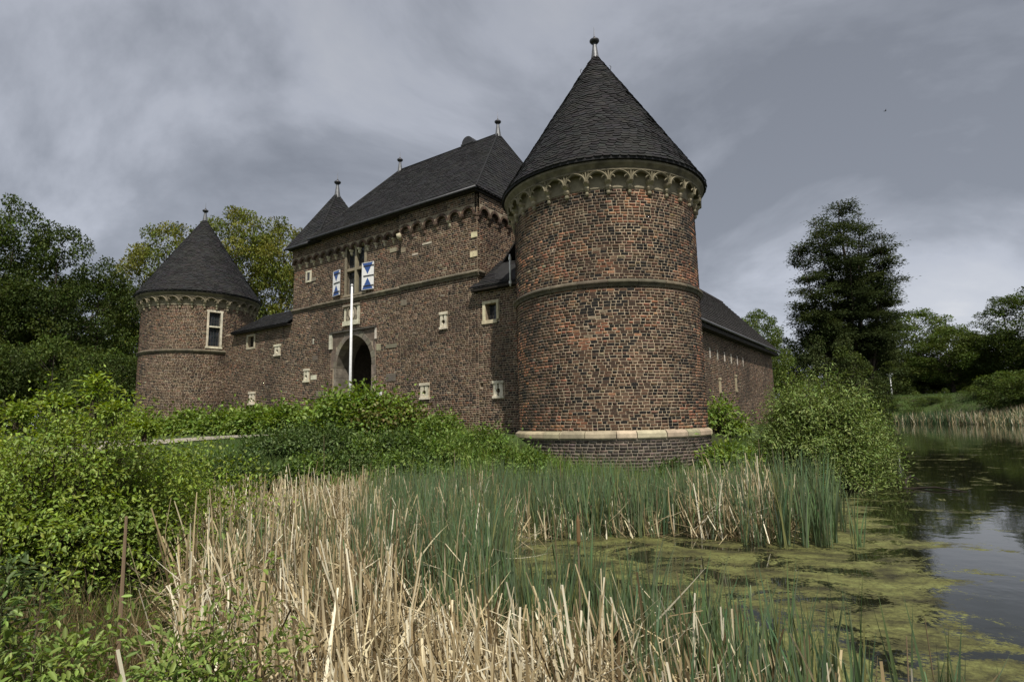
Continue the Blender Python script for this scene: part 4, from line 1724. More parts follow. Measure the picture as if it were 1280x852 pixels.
def blade_geo(x, y, z, h, w, lean, az, curve, C, r, bend=None, seg=4, yaw=None, taper=1.0):
    """upright strap leaves; bend: (fraction of height, angle) arrays for broken ones"""
    n = len(x)
    yaw = r.uniform(0, math.pi, n) if yaw is None else yaw
    sx, sy = np.cos(yaw), np.sin(yaw)
    dx, dy = np.cos(az), np.sin(az)
    P = np.stack([x, y, z], 1)
    rows = []
    ang = lean.copy()
    for k in range(seg + 1):
        f = k / seg
        wk = w * (1.0 if f < .5 else (1 - (f - .5) * 2 * .85 * taper)) * (.75 + .25 * min(1, f * 4))
        sv = np.stack([sx, sy, np.zeros(n)], 1) * (wk / 2)[:, None]
        rows.append(P - sv)
        rows.append(P + sv)
        if k == seg:
            break
        a = ang + curve * f
        if bend is not None:
            a = np.where((f + 1e-6) >= bend[0], bend[1], a)
        step = (h / seg)[:, None]
        P = P + step * np.stack([np.sin(a) * dx, np.sin(a) * dy, np.cos(a)], 1)
        P[:, 2] = np.maximum(P[:, 2], WATER + .01)
    V = np.stack(rows, 1).reshape(-1, 3)
    m = 2 * (seg + 1)
    q = np.array([(2 * k, 2 * k + 1, 2 * k + 3, 2 * k + 2) for k in range(seg)])
    F = (np.arange(n)[:, None, None] * m + q[None]).reshape(-1, 4)
    return V, F, np.repeat(C, seg, 0)


def join_geo(parts):
    V, F, C = [], [], []
    o = 0
    for v, f, c in parts:
        V.append(v); F.append(f + o); C.append(c)
        o += len(v)
    return np.concatenate(V), np.concatenate(F), np.concatenate(C)


def tint(base, n, r, v=.3, hue=.1):
    b = np.array(base)
    return (b[None] * r.uniform(1 - v, 1 + v, (n, 1)) * r.normal(1, hue, (n, 3)).clip(.7, 1.3)).clip(0, 1)


def in_poly(x, y, poly):
    c = np.zeros(x.shape, bool)
    n = len(poly)
    for k in range(n):
        (ax, ay), (bx, by) = poly[k], poly[(k + 1) % n]
        c ^= ((ay > y) != (by > y)) & (x < (bx - ax) * (y - ay) / ((by - ay) if by != ay else 1e-9) + ax)
    return c


def scatter(poly, dens, r, clump=None):
    p = np.array(poly)
    a, b = p.min(0), p.max(0)
    n = int((b - a).prod() * dens)
    x, y = r.uniform(a[0], b[0], n), r.uniform(a[1], b[1], n)
    k = in_poly(x, y, poly)
    if clump:
        k &= fbm(x * clump[0], y * clump[0], clump[2]) + r.normal(0, .05, n) > clump[1]
    return x[k], y[k]


STRAW = [(.47, .38, .225), (.60, .515, .345), (.36, .275, .155), (.15, .108, .060), (.78, .72, .55)]


def straw_cols(n, r):
    w = np.array([.27, .23, .20, .17, .13])
    i = r.choice(5, n, p=w)
    return np.array(STRAW)[i] * r.uniform(.75, 1.15, (n, 1))


def dry_reeds(name, label, poly, dens, hmin, hmax, seed, clump=None, wscale=1.0, litter=.6):
    r = np.random.default_rng(seed)
    x, y = scatter(poly, dens, r, clump)
    n = len(x)
    z = np.maximum(ground_z(x, y), WATER - .05)
    vary = .72 + .56 * fbm(x * 1.3, y * 1.3, seed)
    h = r.uniform(hmin, hmax, n) * r.choice([1, .82, .55], n, p=[.45, .33, .22]) * vary
    w = r.uniform(.008, .024, n) * wscale
    wind = 6.28 * fbm(x * .7, y * .7, seed + 4)
    lean = np.abs(r.normal(0, .32, n))
    flat = r.random(n) < .16
    lean = np.where(flat, r.uniform(.5, 1.35, n), lean)
    broken = r.random(n) < .42
    bf = np.where(broken, r.choice([.25, .5, .75], n), 9)
    ba = np.where(broken, r.uniform(1.0, 2.8, n), 0)
    az = wind + r.normal(0, 1.1, n)
    parts = [blade_geo(x, y, z, h, w, lean, az, r.normal(0, .25, n), straw_cols(n, r), r, (bf, ba), 4, taper=.5)]
    # litter of fallen lengths, at all angles, caught between the stems
    m = int(n * litter)
    i = r.integers(0, n, m)
    parts.append(blade_geo(x[i] + r.normal(0, .12, m), y[i] + r.normal(0, .12, m), z[i] + r.uniform(.02, .6, m) * h[i], r.uniform(.25, .7, m), r.uniform(.006, .018, m) * wscale,
                           r.uniform(.7, 2.0, m), r.uniform(0, 6.28, m), r.normal(0, .3, m), straw_cols(m, r) * r.uniform(.5, 1, (m, 1)), r, None, 4))
    o = np_mesh(name, *join_geo(parts), 'straw')
    return tag(o, label, 'reeds', kind='stuff')


def green_reeds(name, label, poly, dens, hmin, hmax, seed, clump=None, base=(.115, .165, .082)):
    r = np.random.default_rng(seed)
    cx, cy = scatter(poly, dens / 6, r, clump)
    k = len(cx)
    per = 6
    i = np.repeat(np.arange(k), per)
    n = len(i)
    x = cx[i] + r.normal(0, .035, n)
    y = cy[i] + r.normal(0, .035, n)
    z = np.maximum(ground_z(x, y), WATER - .05)
    h = (r.uniform(hmin, hmax, k)[i]) * r.uniform(.65, 1.05, n)
    w = r.uniform(.012, .023, n)
    yaw = r.uniform(0, math.pi, k)[i] + r.normal(0, .35, n)
    az = yaw + np.where(r.random(n) < .5, 0, math.pi) + r.normal(0, .3, n)
    lean = np.abs(r.normal(.06, .07, n))
    bk = r.random(n) < .05
    C = tint(base, n, r, .42, .10)
    yl = r.random(n) < .10
    C[yl] = np.array((.20, .20, .075)) * r.uniform(.7, 1.2, (yl.sum(), 1))
    V, F, C = blade_geo(x, y, z, h, w, lean, az, np.abs(r.normal(.08, .14, n)), C, r, (np.where(bk, .75, 9), np.where(bk, r.uniform(1.5, 2.4, n), 0)), 5, yaw, 1.12)
    o = np_mesh(name, V, F, C, 'reed')
    return tag(o, label, 'reeds', kind='stuff')


def grass(name, label, poly, dens, hmin, hmax, seed, base=(.075, .13, .028), w=(.004, .009), clump=None, ok=None):
    r = np.random.default_rng(seed)
    x, y = scatter(poly, dens, r, clump)
    if ok is not None:
        k = ok(x, y)
        x, y = x[k], y[k]
    n = len(x)
    z = ground_z(x, y) - .01
    h = r.uniform(hmin, hmax, n)
    V, F, C = blade_geo(x, y, z, h, r.uniform(*w, n), np.abs(r.normal(.2, .2, n)), r.uniform(0, 6.28, n), np.abs(r.normal(.5, .35, n)), tint(base, n, r, .4, .12), r, None, 3, None, 1.1)
    o = np_mesh(name, V, F, C, 'leaf')
    return tag(o, label, 'grass', kind='stuff')


def shrub(name, label, x, y, rx, ry, h, shoots, per, leaf, pal, seed, group=None, z=None, wl=.5, mat='leaf', upright=.0, low=.15, stemr=.012, rich=True, skirt=0.0, cat='shrub', stemc=(.07, .055, .035), spread=1.0, start=.3, lumps=.25):
    """leafy shoots arching from the stool to an uneven dome; leaves along the outer part of each shoot"""
    r = np.random.default_rng(seed)
    z0 = gz(x, y) - .05 if z is None else z
    root = thing(name, label, cat, (x, y, z0), group)
    a = r.uniform(0, 2 * math.pi, shoots)
    e = np.arcsin(r.uniform(low, 1.0, shoots))
    rad = r.uniform(.55, 1.0, shoots) ** .45
    lump = 1 + lumps * (fbm(a * 1.9 + 5, e * 3.1, seed) - .5) * 2 + lumps * .5 * r.normal(0, .35, shoots)
    T = np.stack([rx * np.cos(a) * np.cos(e), ry * np.sin(a) * np.cos(e), h * np.sin(e)], 1) * (rad * lump)[:, None]
    T[:, 2] = np.maximum(T[:, 2] - skirt * h * (1 - np.sin(e)) * .3, .02 * h)
    S = np.stack([rx * .30 * r.normal(0, .5, shoots), ry * .30 * r.normal(0, .5, shoots), np.zeros(shoots)], 1) * spread
    Mx = S * .45 + T * .55 + np.array([0, 0, 1]) * (h * (.22 + upright))
    Mx[:, :2] = S[:, :2] * .6 + T[:, :2] * .4

    def bez(t):
        t = t[..., None]
        return S * (1 - t) ** 2 + 2 * Mx * t * (1 - t) + T * t * t
    # stems
    V, F = [], []
    C = []
    nseg = 4
    n3 = 3
    ts = np.linspace(0, 1, nseg + 1)
    ring = []
    for t in ts:
        P = bez(np.full(shoots, t))
        rr = stemr * (1 - .8 * t)
        for q in range(n3):
            ring.append(P + np.array([math.cos(2.1 * q), math.sin(2.1 * q), 0]) * rr)
    V = np.stack(ring, 1).reshape(-1, 3)
    q = []
    for k in range(nseg):
        for j in range(n3):
            q.append((k * n3 + j, k * n3 + (j + 1) % n3, (k + 1) * n3 + (j + 1) % n3, (k + 1) * n3 + j))
    q = np.array(q)
    m = (nseg + 1) * n3
    F = (np.arange(shoots)[:, None, None] * m + q[None]).reshape(-1, 4)
    st = np_mesh('stems', V, F, tint(stemc, len(F), r, .25, .05), 'bark')
    st.parent = root
    # leaves
    n = shoots * per
    i = np.repeat(np.arange(shoots), per)
    t = r.uniform(start, 1.0, n) ** .75
    tt = t[:, None]
    P = S[i] * (1 - tt) ** 2 + 2 * Mx[i] * tt * (1 - tt) + T[i] * tt * tt
    dr = unit(2 * (1 - tt) * (Mx[i] - S[i]) + 2 * tt * (T[i] - Mx[i]))
    side = unit(np.cross(dr, r.normal(0, 1, (n, 3))))
    ln = leaf * r.uniform(.55, 1.2, n)
    P = P + side * (r.exponential(leaf * 1.1, n) + leaf * .1)[:, None]
    D = unit(dr * .55 + side * 1.0 + np.array([0, 0, -.12]) + r.normal(0, .25, (n, 3)))
    Nn = unit(np.array([0, 0, 1.0]) + .35 * unit(T[i]) + r.normal(0, .42, (n, 3)))
    pal = np.array(pal)
    shoot_c = pal[r.integers(0, len(pal), shoots)] * r.uniform(.8, 1.2, (shoots, 1))
    Cc = shoot_c[i] * r.uniform(.72, 1.28, (n, 1)) * r.normal(1, .06, (n, 3)).clip(.8, 1.2)
    keep = P[:, 2] > .0
    V, F, C = leaf_geo(P[keep], D[keep], Nn[keep], ln[keep], ln[keep] * wl, Cc[keep], rich)
    lf = np_mesh('foliage', V, F, C, mat)
    lf.parent = root
    return root


# ------------------------------------------------------------------ trees
def tree_meshes(seed, H, R, base_h, ncl, per, leaf, pal, cr=(.8, 1.5), shape='round', trunk_r=.28, limbs=26, mat='tree_leaf', fill=.45, wl=.62, droop=0.0):
    """meshes for one kind of tree, foot at the origin: trunk, limbs, crown"""
    r = np.random.default_rng(seed)
    ch = H - base_h
    cl = []
    tries = 0
    while len(cl) < ncl and tries < ncl * 40:
        tries += 1
        f = r.uniform(0, 1)
        if shape == 'cone':
            wmax = R * (1 - f ** 1.5) ** .8 * (.62 + .38 * (1 - f)) + .3
        elif shape == 'tall':
            wmax = R * (math.sin(math.pi * (f * .80 + .17)) ** .6)
        else:
            wmax = R * (math.sin(math.pi * (f * .88 + .10)) ** .62)
        a = r.uniform(0, 2 * math.pi)
        wmax *= .80 + .40 * fbm(np.array([a * 1.3]), np.array([f * 3.0]), seed)[0]
        q = math.sqrt(r.uniform(fill ** 2, 1))
        c = np.array([wmax * q * math.cos(a), wmax * q * math.sin(a), base_h + ch * f])
        s = r.uniform(*cr) * (1.0 if f < .85 else .7)
        if all(np.linalg.norm((c - d) / np.array([1, 1, .8])) > .46 * (s + t) for d, t in cl):
            cl.append((c, s))
    P, D, Nn, L, C = [], [], [], [], []
    pal = np.array(pal)
    for c, s in cl:
        n = int(per * s * s * r.uniform(.7, 1.2))
        v = unit(r.normal(0, 1, (n, 3))) * (r.uniform(.25, 1.0, n) ** .5)[:, None]
        v *= np.array([1.0, 1.0, .62]) * s
        v[:, 2] -= droop * (v[:, 0] ** 2 + v[:, 1] ** 2) / s
        out = unit(v + 1e-6)
        P.append(c + v)
        D.append(unit(out * .8 + r.normal(0, .6, (n, 3)) + np.array([0, 0, -.15])))
        Nn.append(unit(np.array([0, 0, .9]) + .5 * out + r.normal(0, .5, (n, 3))))
        L.append(leaf * r.uniform(.6, 1.3, n))
        cc = pal[r.integers(0, len(pal))] * r.uniform(.78, 1.22)
        C.append(cc[None] * r.uniform(.75, 1.25, (n, 1)) * r.normal(1, .06, (n, 3)).clip(.8, 1.2))
    P, D, Nn, L, C = map(np.concatenate, (P, D, Nn, L, C))
    V, F, C = leaf_geo(P, D, Nn, L, L * wl, C)
    crown = np_mesh('crown', V, F, C, mat)
    mb = MB()
    barkc = (.075, .062, .048)
    wob = lambda z: np.array([.15 * math.sin(z * .5 + seed), .15 * math.cos(z * .43 + seed * 2), z])
    zs = np.linspace(-.4, H * .88, 9)
    mb.tube([wob(z) for z in zs], [trunk_r * (1.25 if k == 0 else 1) * (1 - .9 * k / 8) for k in range(9)], barkc, 8)
    trunk = mb.build('trunk', 'bark', None, True)
    mb = MB()
    order = sorted(cl, key=lambda q: q[0][2])
    pick = [order[int(k * (len(order) - 1) / max(1, limbs - 1))] for k in range(min(limbs, len(order)))]
    for c, s in pick:
        hz = math.hypot(c[0], c[1])
        z0 = max(base_h * .55, c[2] - hz * r.uniform(.5, 1.0))
        z0 = min(z0, H * .8)
        p0 = wob(z0)
        p2 = np.array(c)
        p1 = p0 * .5 + p2 * .5 + np.array([0, 0, .10 * hz])
        rr = trunk_r * .34 * (1 - .75 * z0 / H)
        mb.tube([p0, p0 * .6 + p1 * .4 + np.array([0, 0, .02]), p1, p2], [rr, rr * .8, rr * .55, rr * .15], barkc, 5)
        for _ in range(2):
            d = unit(r.normal(0, 1, (1, 3)))[0] * s * .8
            mb.tube([p1 * .4 + p2 * .6, p2 + d], [rr * .35, rr * .08], barkc, 4)
    limb = mb.build('limbs', 'bark', None, True)
    out = [(o.name.split('.')[0], o.data) for o in (trunk, limb, crown)]
    for o in (trunk, limb, crown):
        bpy.data.objects.remove(o)
    return out


def plant(kind, name, label, x, y, s=(1, 1, 1), rot=0.0, group=None, z=None, cat='tree'):
    z0 = gz(x, y) if z is None else z
    root = thing(name, label, cat, (x, y, z0), group)
    root.rotation_euler = (0, 0, rot)
    root.scale = s
    for nm, me in kind:
        o = bpy.data.objects.new(nm, me)
        COL.objects.link(o)
        o.parent = root
        if nm == 'limbs':
            stuff(o)
    return root


def at(px, py, depth):
    """world point seen at a pixel of the 1280-wide photograph, at a given distance along y"""
    d = fw + rt * ((px - 640) / 710.6) - up * ((py - 426) / 710.6)
    k = depth / d.y
    return d.x * k, depth, d.z * k


# ------------------------------------------------------------------ woods and park trees
DK = [(.042, .063, .017), (.056, .081, .020), (.073, .098, .024), (.050, .072, .022)]
MID = [(.066, .098, .022), (.084, .120, .028), (.100, .134, .032)]
LT = [(.150, .170, .034), (.120, .148, .030), (.175, .180, .042), (.105, .130, .032)]
RW = [(.050, .068, .026), (.062, .080, .030), (.042, .058, .024)]
K_DARK = tree_meshes(101, 17, 6.0, 2.2, 120, 175, .25, DK)
K_DARK2 = tree_meshes(102, 16, 5.5, 1.6, 110, 170, .25, DK + MID[:1], shape='tall')
K_LIGHT = tree_meshes(103, 20, 6.5, 4.0, 170, 140, .28, LT, cr=(.8, 1.5), limbs=60, trunk_r=.34, fill=.35)
K_MID = tree_meshes(104, 13, 6.2, 2.2, 110, 180, .27, MID)
K_ROUND = tree_meshes(105, 12, 6.5, 2.6, 120, 190, .28, [DK[1], DK[2], MID[0]], trunk_r=.3)
K_BUSH = tree_meshes(106, 6, 4.0, .2, 60, 190, .22, DK[1:] + MID[:2], cr=(.7, 1.2), trunk_r=.12, limbs=14)
K_LBUSH = tree_meshes(107, 4, 3.0, .1, 46, 150, .18, MID + [(.085, .12, .03)], cr=(.5, .95), trunk_r=.08, limbs=14)
K_SKIRT = tree_meshes(109, 13, 8.0, .4, 150, 190, .25, [RW[1], DK[2], (.050, .070, .022)], cr=(.9, 1.6), shape='cone', trunk_r=.3, droop=.25)


def redwood():
    """several ascending stems in a tall cone, thinly feathered with small leaves"""
    r = np.random.default_rng(110)
    H, R = 29.0, 7.6
    mb = MB()
    bc = (.055, .043, .034)
    stems = []
    tips = [(0, 0, 28.4), (-2.3, .6, 27.0), (-4.6, -.4, 25.2), (2.4, -.6, 26.6), (4.2, .8, 24.0), (-6.2, .8, 22.5), (.8, 2.5, 25.5), (-.8, -2.6, 26), (5.8, -.2, 20.0), (-7.0, -.6, 18.2), (1.6, -3.4, 24), (6.9, .6, 16.5), (-3.2, -2.8, 23), (3.4, -2.6, 22), (-7.3, .2, 14.5)]
    P, D, Nn, C, L = [], [], [], [], []
    tw = MB()
    for k, tp in enumerate(tips):
        tp = np.array(tp, float)
        z0 = 2.0 + 1.2 * (k % 5)
        p0 = np.array([.12 * (k % 3 - 1), .1 * (k % 2), -.3 if k == 0 else z0])
        path = []
        for q in np.linspace(0, 1, 10):
            w = q ** (.62 if k else 1)
            path.append(np.array([p0[0] + (tp[0] - p0[0]) * w, p0[1] + (tp[1] - p0[1]) * w, p0[2] + (tp[2] - p0[2]) * q]) + (r.normal(0, .10, 3) if 0 < q < 1 else 0))
        rr = .48 if k == 0 else .20
        mb.tube(path, [rr * (1 - .93 * q / 9) for q in range(10)], bc, 6)
        stems.append(path)
        path = np.array(path)
        nb = 50 if k == 0 else 30
        for b in range(nb):
            u = r.uniform(.22, .99)
            f = u * 9
            i = min(int(f), 8)
            q0 = path[i] + (path[i + 1] - path[i]) * (f - i)
            zf = q0[2] / H
            reach = max(.8, R * (1 - zf ** 2.6) + .6)
            a = r.uniform(0, 2 * math.pi)
            ln = r.uniform(.6, 1.6) + 1.6 * (1 - zf)
            end = q0 + np.array([math.cos(a) * ln, math.sin(a) * ln, .18 * ln + r.normal(0, .2)])
            if math.hypot(end[0], end[1]) > reach * 1.1:
                end[:2] *= reach * 1.1 / math.hypot(end[0], end[1])
            mid = q0 * .5 + end * .5 + np.array([0, 0, .12 * ln])
            tw.tube([q0, mid, end], [.045 * (1.2 - zf), .03 * (1.2 - zf), .008], bc, 4, False)
            n = int(130 * ln * (1.0 if zf > .75 else 1.15))
            s = r.uniform(.15, 1.05, n)
            ss = s[:, None]
            pp = q0 * (1 - ss) ** 2 + 2 * mid * ss * (1 - ss) + end * ss ** 2
            off = r.normal(0, 1, (n, 3)) * np.array([.42, .42, .2])
            P.append(pp + off)
            D.append(unit(off + r.normal(0, .2, (n, 3)) + (end - q0) * .25 + np.array([0, 0, -.1])))
            Nn.append(unit(np.array([0, 0, 1.]) + r.normal(0, .4, (n, 3))))
            L.append(r.uniform(.17, .32, n))
            cc = np.array(RW[r.integers(0, 3)]) * r.uniform(.8, 1.25)
            C.append(cc * r.uniform(.75, 1.25, (n, 1)))
    P, D, Nn, L, C = map(np.concatenate, (P, D, Nn, L, C))
    V, F, Cc = leaf_geo(P, D, Nn, L, L * .5, C)
    oc = np_mesh('crown', V, F, Cc, 'needle')
    ot = mb.build('trunk', 'bark', None, True)
    ol = tw.build('limbs', 'bark', None, True)
    out = [(o.name.split('.')[0], o.data) for o in (ot, ol, oc)]
    for o in (oc, ot, ol):
        bpy.data.objects.remove(o)
    return out


K_RED = redwood()
KIND_SIZE = {id(K_DARK): (17.6, 6.3), id(K_DARK2): (16.6, 5.6), id(K_LIGHT): (20.8, 6.8), id(K_MID): (13.6, 6.5), id(K_ROUND): (12.6, 6.8), id(K_BUSH): (6.4, 4.3), id(K_LBUSH): (4.3, 3.2), id(K_SKIRT): (13.2, 8.4), id(K_RED): (29.0, 7.8)}


def plant_at(kind, name, label, px, top, depth, hw, rot=0.0, group=None, cat='tree', zb=None):
    x, y, zt = at(px, top, depth)
    z0 = gz(x, y) if zb is None else zb
    H, R = KIND_SIZE[id(kind)]
    s = hw / 710.6 * depth / R
    return plant(kind, name, label, x, y, (s, s, (zt - z0) / H), rot, group, z0, cat)


WOOD = 'dark green broadleaf tree in the wood beyond the windowed round tower'
for k, (kd, px, top, d, hw) in enumerate([(K_DARK, -42, 235, 47, 95), (K_DARK2, 22, 238, 50, 62), (K_DARK, 78, 276, 52, 72), (K_DARK2, 128, 318, 56, 58), (K_DARK2, -100, 215, 58, 90),
                                          (K_DARK, 40, 320, 66, 90), (K_DARK, 120, 350, 68, 80), (K_DARK2, 170, 352, 70, 60), (K_DARK, -20, 330, 70, 90)]):
    plant_at(kd, 'woodland_tree', WOOD, px, top, d, hw, k * 1.7, 'dark trees beyond the windowed tower')
for k, (px, top, d, hw) in enumerate([(12, 425, 43, 60), (72, 418, 44, 58), (128, 432, 46, 55), (160, 440, 48, 40), (-50, 410, 42, 70), (100, 470, 41, 45)]):
    plant_at(K_BUSH, 'understorey_bush', 'dark rounded bush at the foot of the wood beyond the windowed tower', px, top, d, hw, k * 2.1, 'bushes at the edge of the wood', 'shrub')
for k, (lb, px, top, d, hw) in enumerate([('between the dark wood and the windowed tower cone', 212, 272, 62, 62), ('directly behind the windowed tower cone', 300, 253, 60, 74), ('above the curtain wall roof', 356, 270, 64, 62), ('half hidden by the gatehouse turret roof', 400, 300, 66, 60)]):
    plant_at(K_LIGHT, 'spring_tree', 'tall yellow-green spring tree ' + lb, px, top, d, hw, k * 1.9, 'spring trees behind the castle')
plant_at(K_RED, 'dawn_redwood', 'tall dark feathery redwood standing highest of the trees across the pond', 1048, 247, 80, 90, .4)
plant_at(K_SKIRT, 'spreading_conifer', 'broad drooping dark green tree wrapping the foot of the tall redwood', 1028, 388, 77, 68, 1.0)
plant_at(K_SKIRT, 'spreading_conifer', 'drooping dark green tree right behind the far lamp post', 1088, 402, 106, 56, 2.6)
plant_at(K_MID, 'park_tree', 'light green park tree showing just past the tiled wing roof', 944, 386, 72, 40, 0)
plant_at(K_MID, 'park_tree', 'mid green park tree half hidden behind the wing and the redwood', 975, 420, 84, 40, 2)
PARK = 'dense dark green park tree in the row behind the far bank'
for k, (kd, px, top, d, hw) in enumerate([(K_MID, 1140, 386, 112, 58), (K_DARK, 1112, 410, 108, 45), (K_ROUND, 1182, 408, 99, 56), (K_DARK2, 1232, 408, 112, 50), (K_ROUND, 1150, 445, 106, 44), (K_MID, 1262, 430, 100, 48),
                                          (K_DARK, 1252, 368, 92, 46), (K_DARK2, 1302, 345, 88, 62), (K_DARK, 1080, 440, 118, 50), (K_DARK, 1215, 440, 128, 70), (K_DARK2, 1020, 440, 112, 60), (K_ROUND, 1340, 400, 84, 70), (K_DARK, 1395, 360, 86, 80)]):
    plant_at(kd, 'park_tree', PARK, px, top, d, hw, k * 1.3 + .5, 'park trees behind the far bank')
for k, (px, top, d, hw) in enumerate([(1262, 462, 74, 42), (1300, 455, 70, 44), (1100, 470, 112, 30), (1170, 478, 118, 46), (1225, 476, 120, 40), (1128, 480, 118, 36), (1192, 468, 126, 50), (1160, 470, 128, 50), (1245, 470, 126, 50)]):
    plant_at(K_BUSH, 'bank_bush', 'dark rounded bush in the thicket above the far bank', px, top, d, hw, k * 2.3, 'thicket on the far bank', 'shrub')
for k, (px, top, d, hw) in enumerate([(1105, 492, 92, 22), (1160, 495, 90, 16), (1196, 493, 92, 15), (1240, 486, 82, 24), (1278, 480, 72, 22)]):
    plant_at(K_BUSH, 'bank_bush', 'low dark bush between the far reeds and the far lawn', px, top, d, hw, k * 1.9, 'low bushes above the far reeds', 'shrub')
plant_at(K_LBUSH, 'bank_bush', 'bright green rounded bush standing alone on the far bank lawn', 1216, 481, 84, 17, 1, None, 'shrub')
plant_at(K_LBUSH, 'bank_bush', 'loose young bush beside the far bank reeds and lamp post', 1141, 488, 88, 14, 2, None, 'shrub')
plant_at(K_LBUSH, 'bank_bush', 'slender sapling on the far bank before the round park tree', 1180, 484, 84, 8, 3, None, 'shrub')

# ------------------------------------------------------------------ shrubs by the castle
KN = [(.150, .225, .040), (.180, .255, .048), (.125, .195, .036)]
HEDGE = [('at the gate end of the hedge along the curtain wall', 15.0, 1.25, 1.25, 1.50), ('under the paired loophole and stone plate left of the gate', 17.0, 1.5, 1.4, 1.35),
         ('below the upper loophole of the curtain wall', 19.0, 1.8, 1.5, 1.30), ('below the lowest loophole of the curtain wall', 21.0, 2.4, 1.5, 1.25),
         ('in the corner where curtain wall meets windowed tower', 23.2, 3.8, 1.5, 1.2), ('at the foot of the windowed tower under its window', 25.4, 4.6, 1.6, 1.2), ('rounding the far side of the windowed tower', 28.0, 4.8, 1.6, 1.15)]
for k, (lb, t, s, w, h) in enumerate(HEDGE):
    x, y, _ = FP(t, s, 0)
    shrub('leafy_shrub', 'bright broad-leaved shrub ' + lb, x, y, w * 1.1, w * .9, h, 150, 22, .17, KN, 300 + k, 'hedge along the curtain wall', wl=.72, low=.05, stemr=.012, lumps=.2)
x, y, _ = FP(8.5, 3.4, 0)
shrub('leafy_shrub', 'tall broad-leaved shrub just right of the gate arch by the flagpole', x, y, 1.7, 1.4, 1.45, 230, 26, .15, KN, 320, wl=.74, low=-.05, lumps=.3)
x, y, _ = FP(6.9, 4.0, 0)
shrub('leafy_shrub', 'big rounded broad-leaved shrub under the keyhole loophole of the gatehouse', x, y, 1.8, 1.5, 1.75, 260, 26, .15, KN, 321, wl=.74, low=-.05, lumps=.3)
x, y, _ = FP(5.45, 3.8, 0)
shrub('leafy_shrub', 'broad-leaved shrub with reddish shoots by the link wall foot', x, y, 1.45, 1.2, 1.45, 170, 24, .13, KN + [(.14, .12, .04)], 322, wl=.7, low=-.05)
x, y, _ = FP(3.9, 3.4, 0)
shrub('leafy_shrub', 'small weedy shrub in the corner between link wall and pond tower', x, y, .9, .8, .8, 90, 22, .11, KN, 323, wl=.6, low=.02)
DB = [(.062, .100, .026), (.080, .122, .030), (.052, .088, .025)]
for k, (t, s, w, h) in enumerate([(9.0, 4.2, 1.1, .55), (9.6, 2.6, 1.0, .75), (7.4, 5.2, 1.2, .60), (6.4, 7.0, 1.2, .50), (5.4, 6.0, 1.2, .6), (6.0, 8.8, 1.1, .30), (4.8, 8.2, 1.1, .40), (4.2, 6.6, 1.1, .5), (4.0, 5.0, 1.1, .6), (3.0, 5.4, .9, .5)]):
    x, y, _ = FP(t, s, 0)
    shrub('bramble_mound', 'low dark bramble mound on the slope between path and reeds', x, y, w, w, h, 140, 22, .088, DB, 330 + k, 'brambles on the bank', wl=.6, low=.02, stemr=.006, z=gz(x, y) - .08)
WEED = [(.12, .19, .036), (.15, .22, .045), (.10, .165, .034)]
for k, (x, y, w, h) in enumerate([(-2.2, 14.2, .8, .6), (-1.0, 14.0, .7, .5), (-.2, 15.0, .8, .6), (.4, 13.8, .6, .45), (-3.4, 13.4, .8, .5), (-2.6, 15.6, .8, .6), (1.3, 13.6, .5, .4), (4.6, 13.6, .6, .5), (-4.4, 12.6, .7, .5), (-1.7, 15.4, .9, .7), (-.8, 16.2, .9, .7), (-3.1, 14.6, .8, .6), (-1.6, 13.2, .8, .5), (-.4, 13.1, .7, .45), (.5, 15.0, .7, .5), (-3.9, 15.4, .8, .6), (-2.4, 16.6, .9, .7), (-5.0, 14.2, .8, .5)]):
    shrub('weed_clump', 'bright leafy weed clump between the reeds and the pond tower foot', x, y, w, w, h, 50, 20, .105, WEED, 380 + k, 'weeds on the bank by the tower', wl=.5, low=.02, stemr=.005, z=gz(x, y) - .05)
# willow bush in the water's edge, right of the tower
WL = [(.185, .255, .070), (.155, .215, .056), (.225, .290, .095), (.13, .185, .048)]
shrub('willow_bush', 'large silvery-green willow bush overhanging the water right of the pond tower', 8.3, 15.7, 2.15, 1.9, 3.2, 980, 52, .095, WL, 340, wl=.36, low=-.10, stemr=.012, z=-1.95, lumps=.13, start=.22)
shrub('dock_clump', 'rank green weeds at the tower foot beside the willow bush', 5.55, 15.1, .95, .9, .85, 90, 22, .14, KN, 341, wl=.5, low=.02, z=gz(5.55, 15.1) - .1)
shrub('dock_clump', 'leafy weeds growing along the wing wall foot behind the willow bush', 6.6, 18.6, 1.1, 1.3, 1.05, 100, 22, .14, KN, 342, wl=.5, low=.02)
shrub('ivy_tuft', 'small dark ivy tuft climbing the tower plinth', 3.9, 14.55, .45, .3, .55, 40, 22, .08, DB, 343, wl=.8, low=.02, z=gz(3.9, 14.5) - .05, stemr=.005)
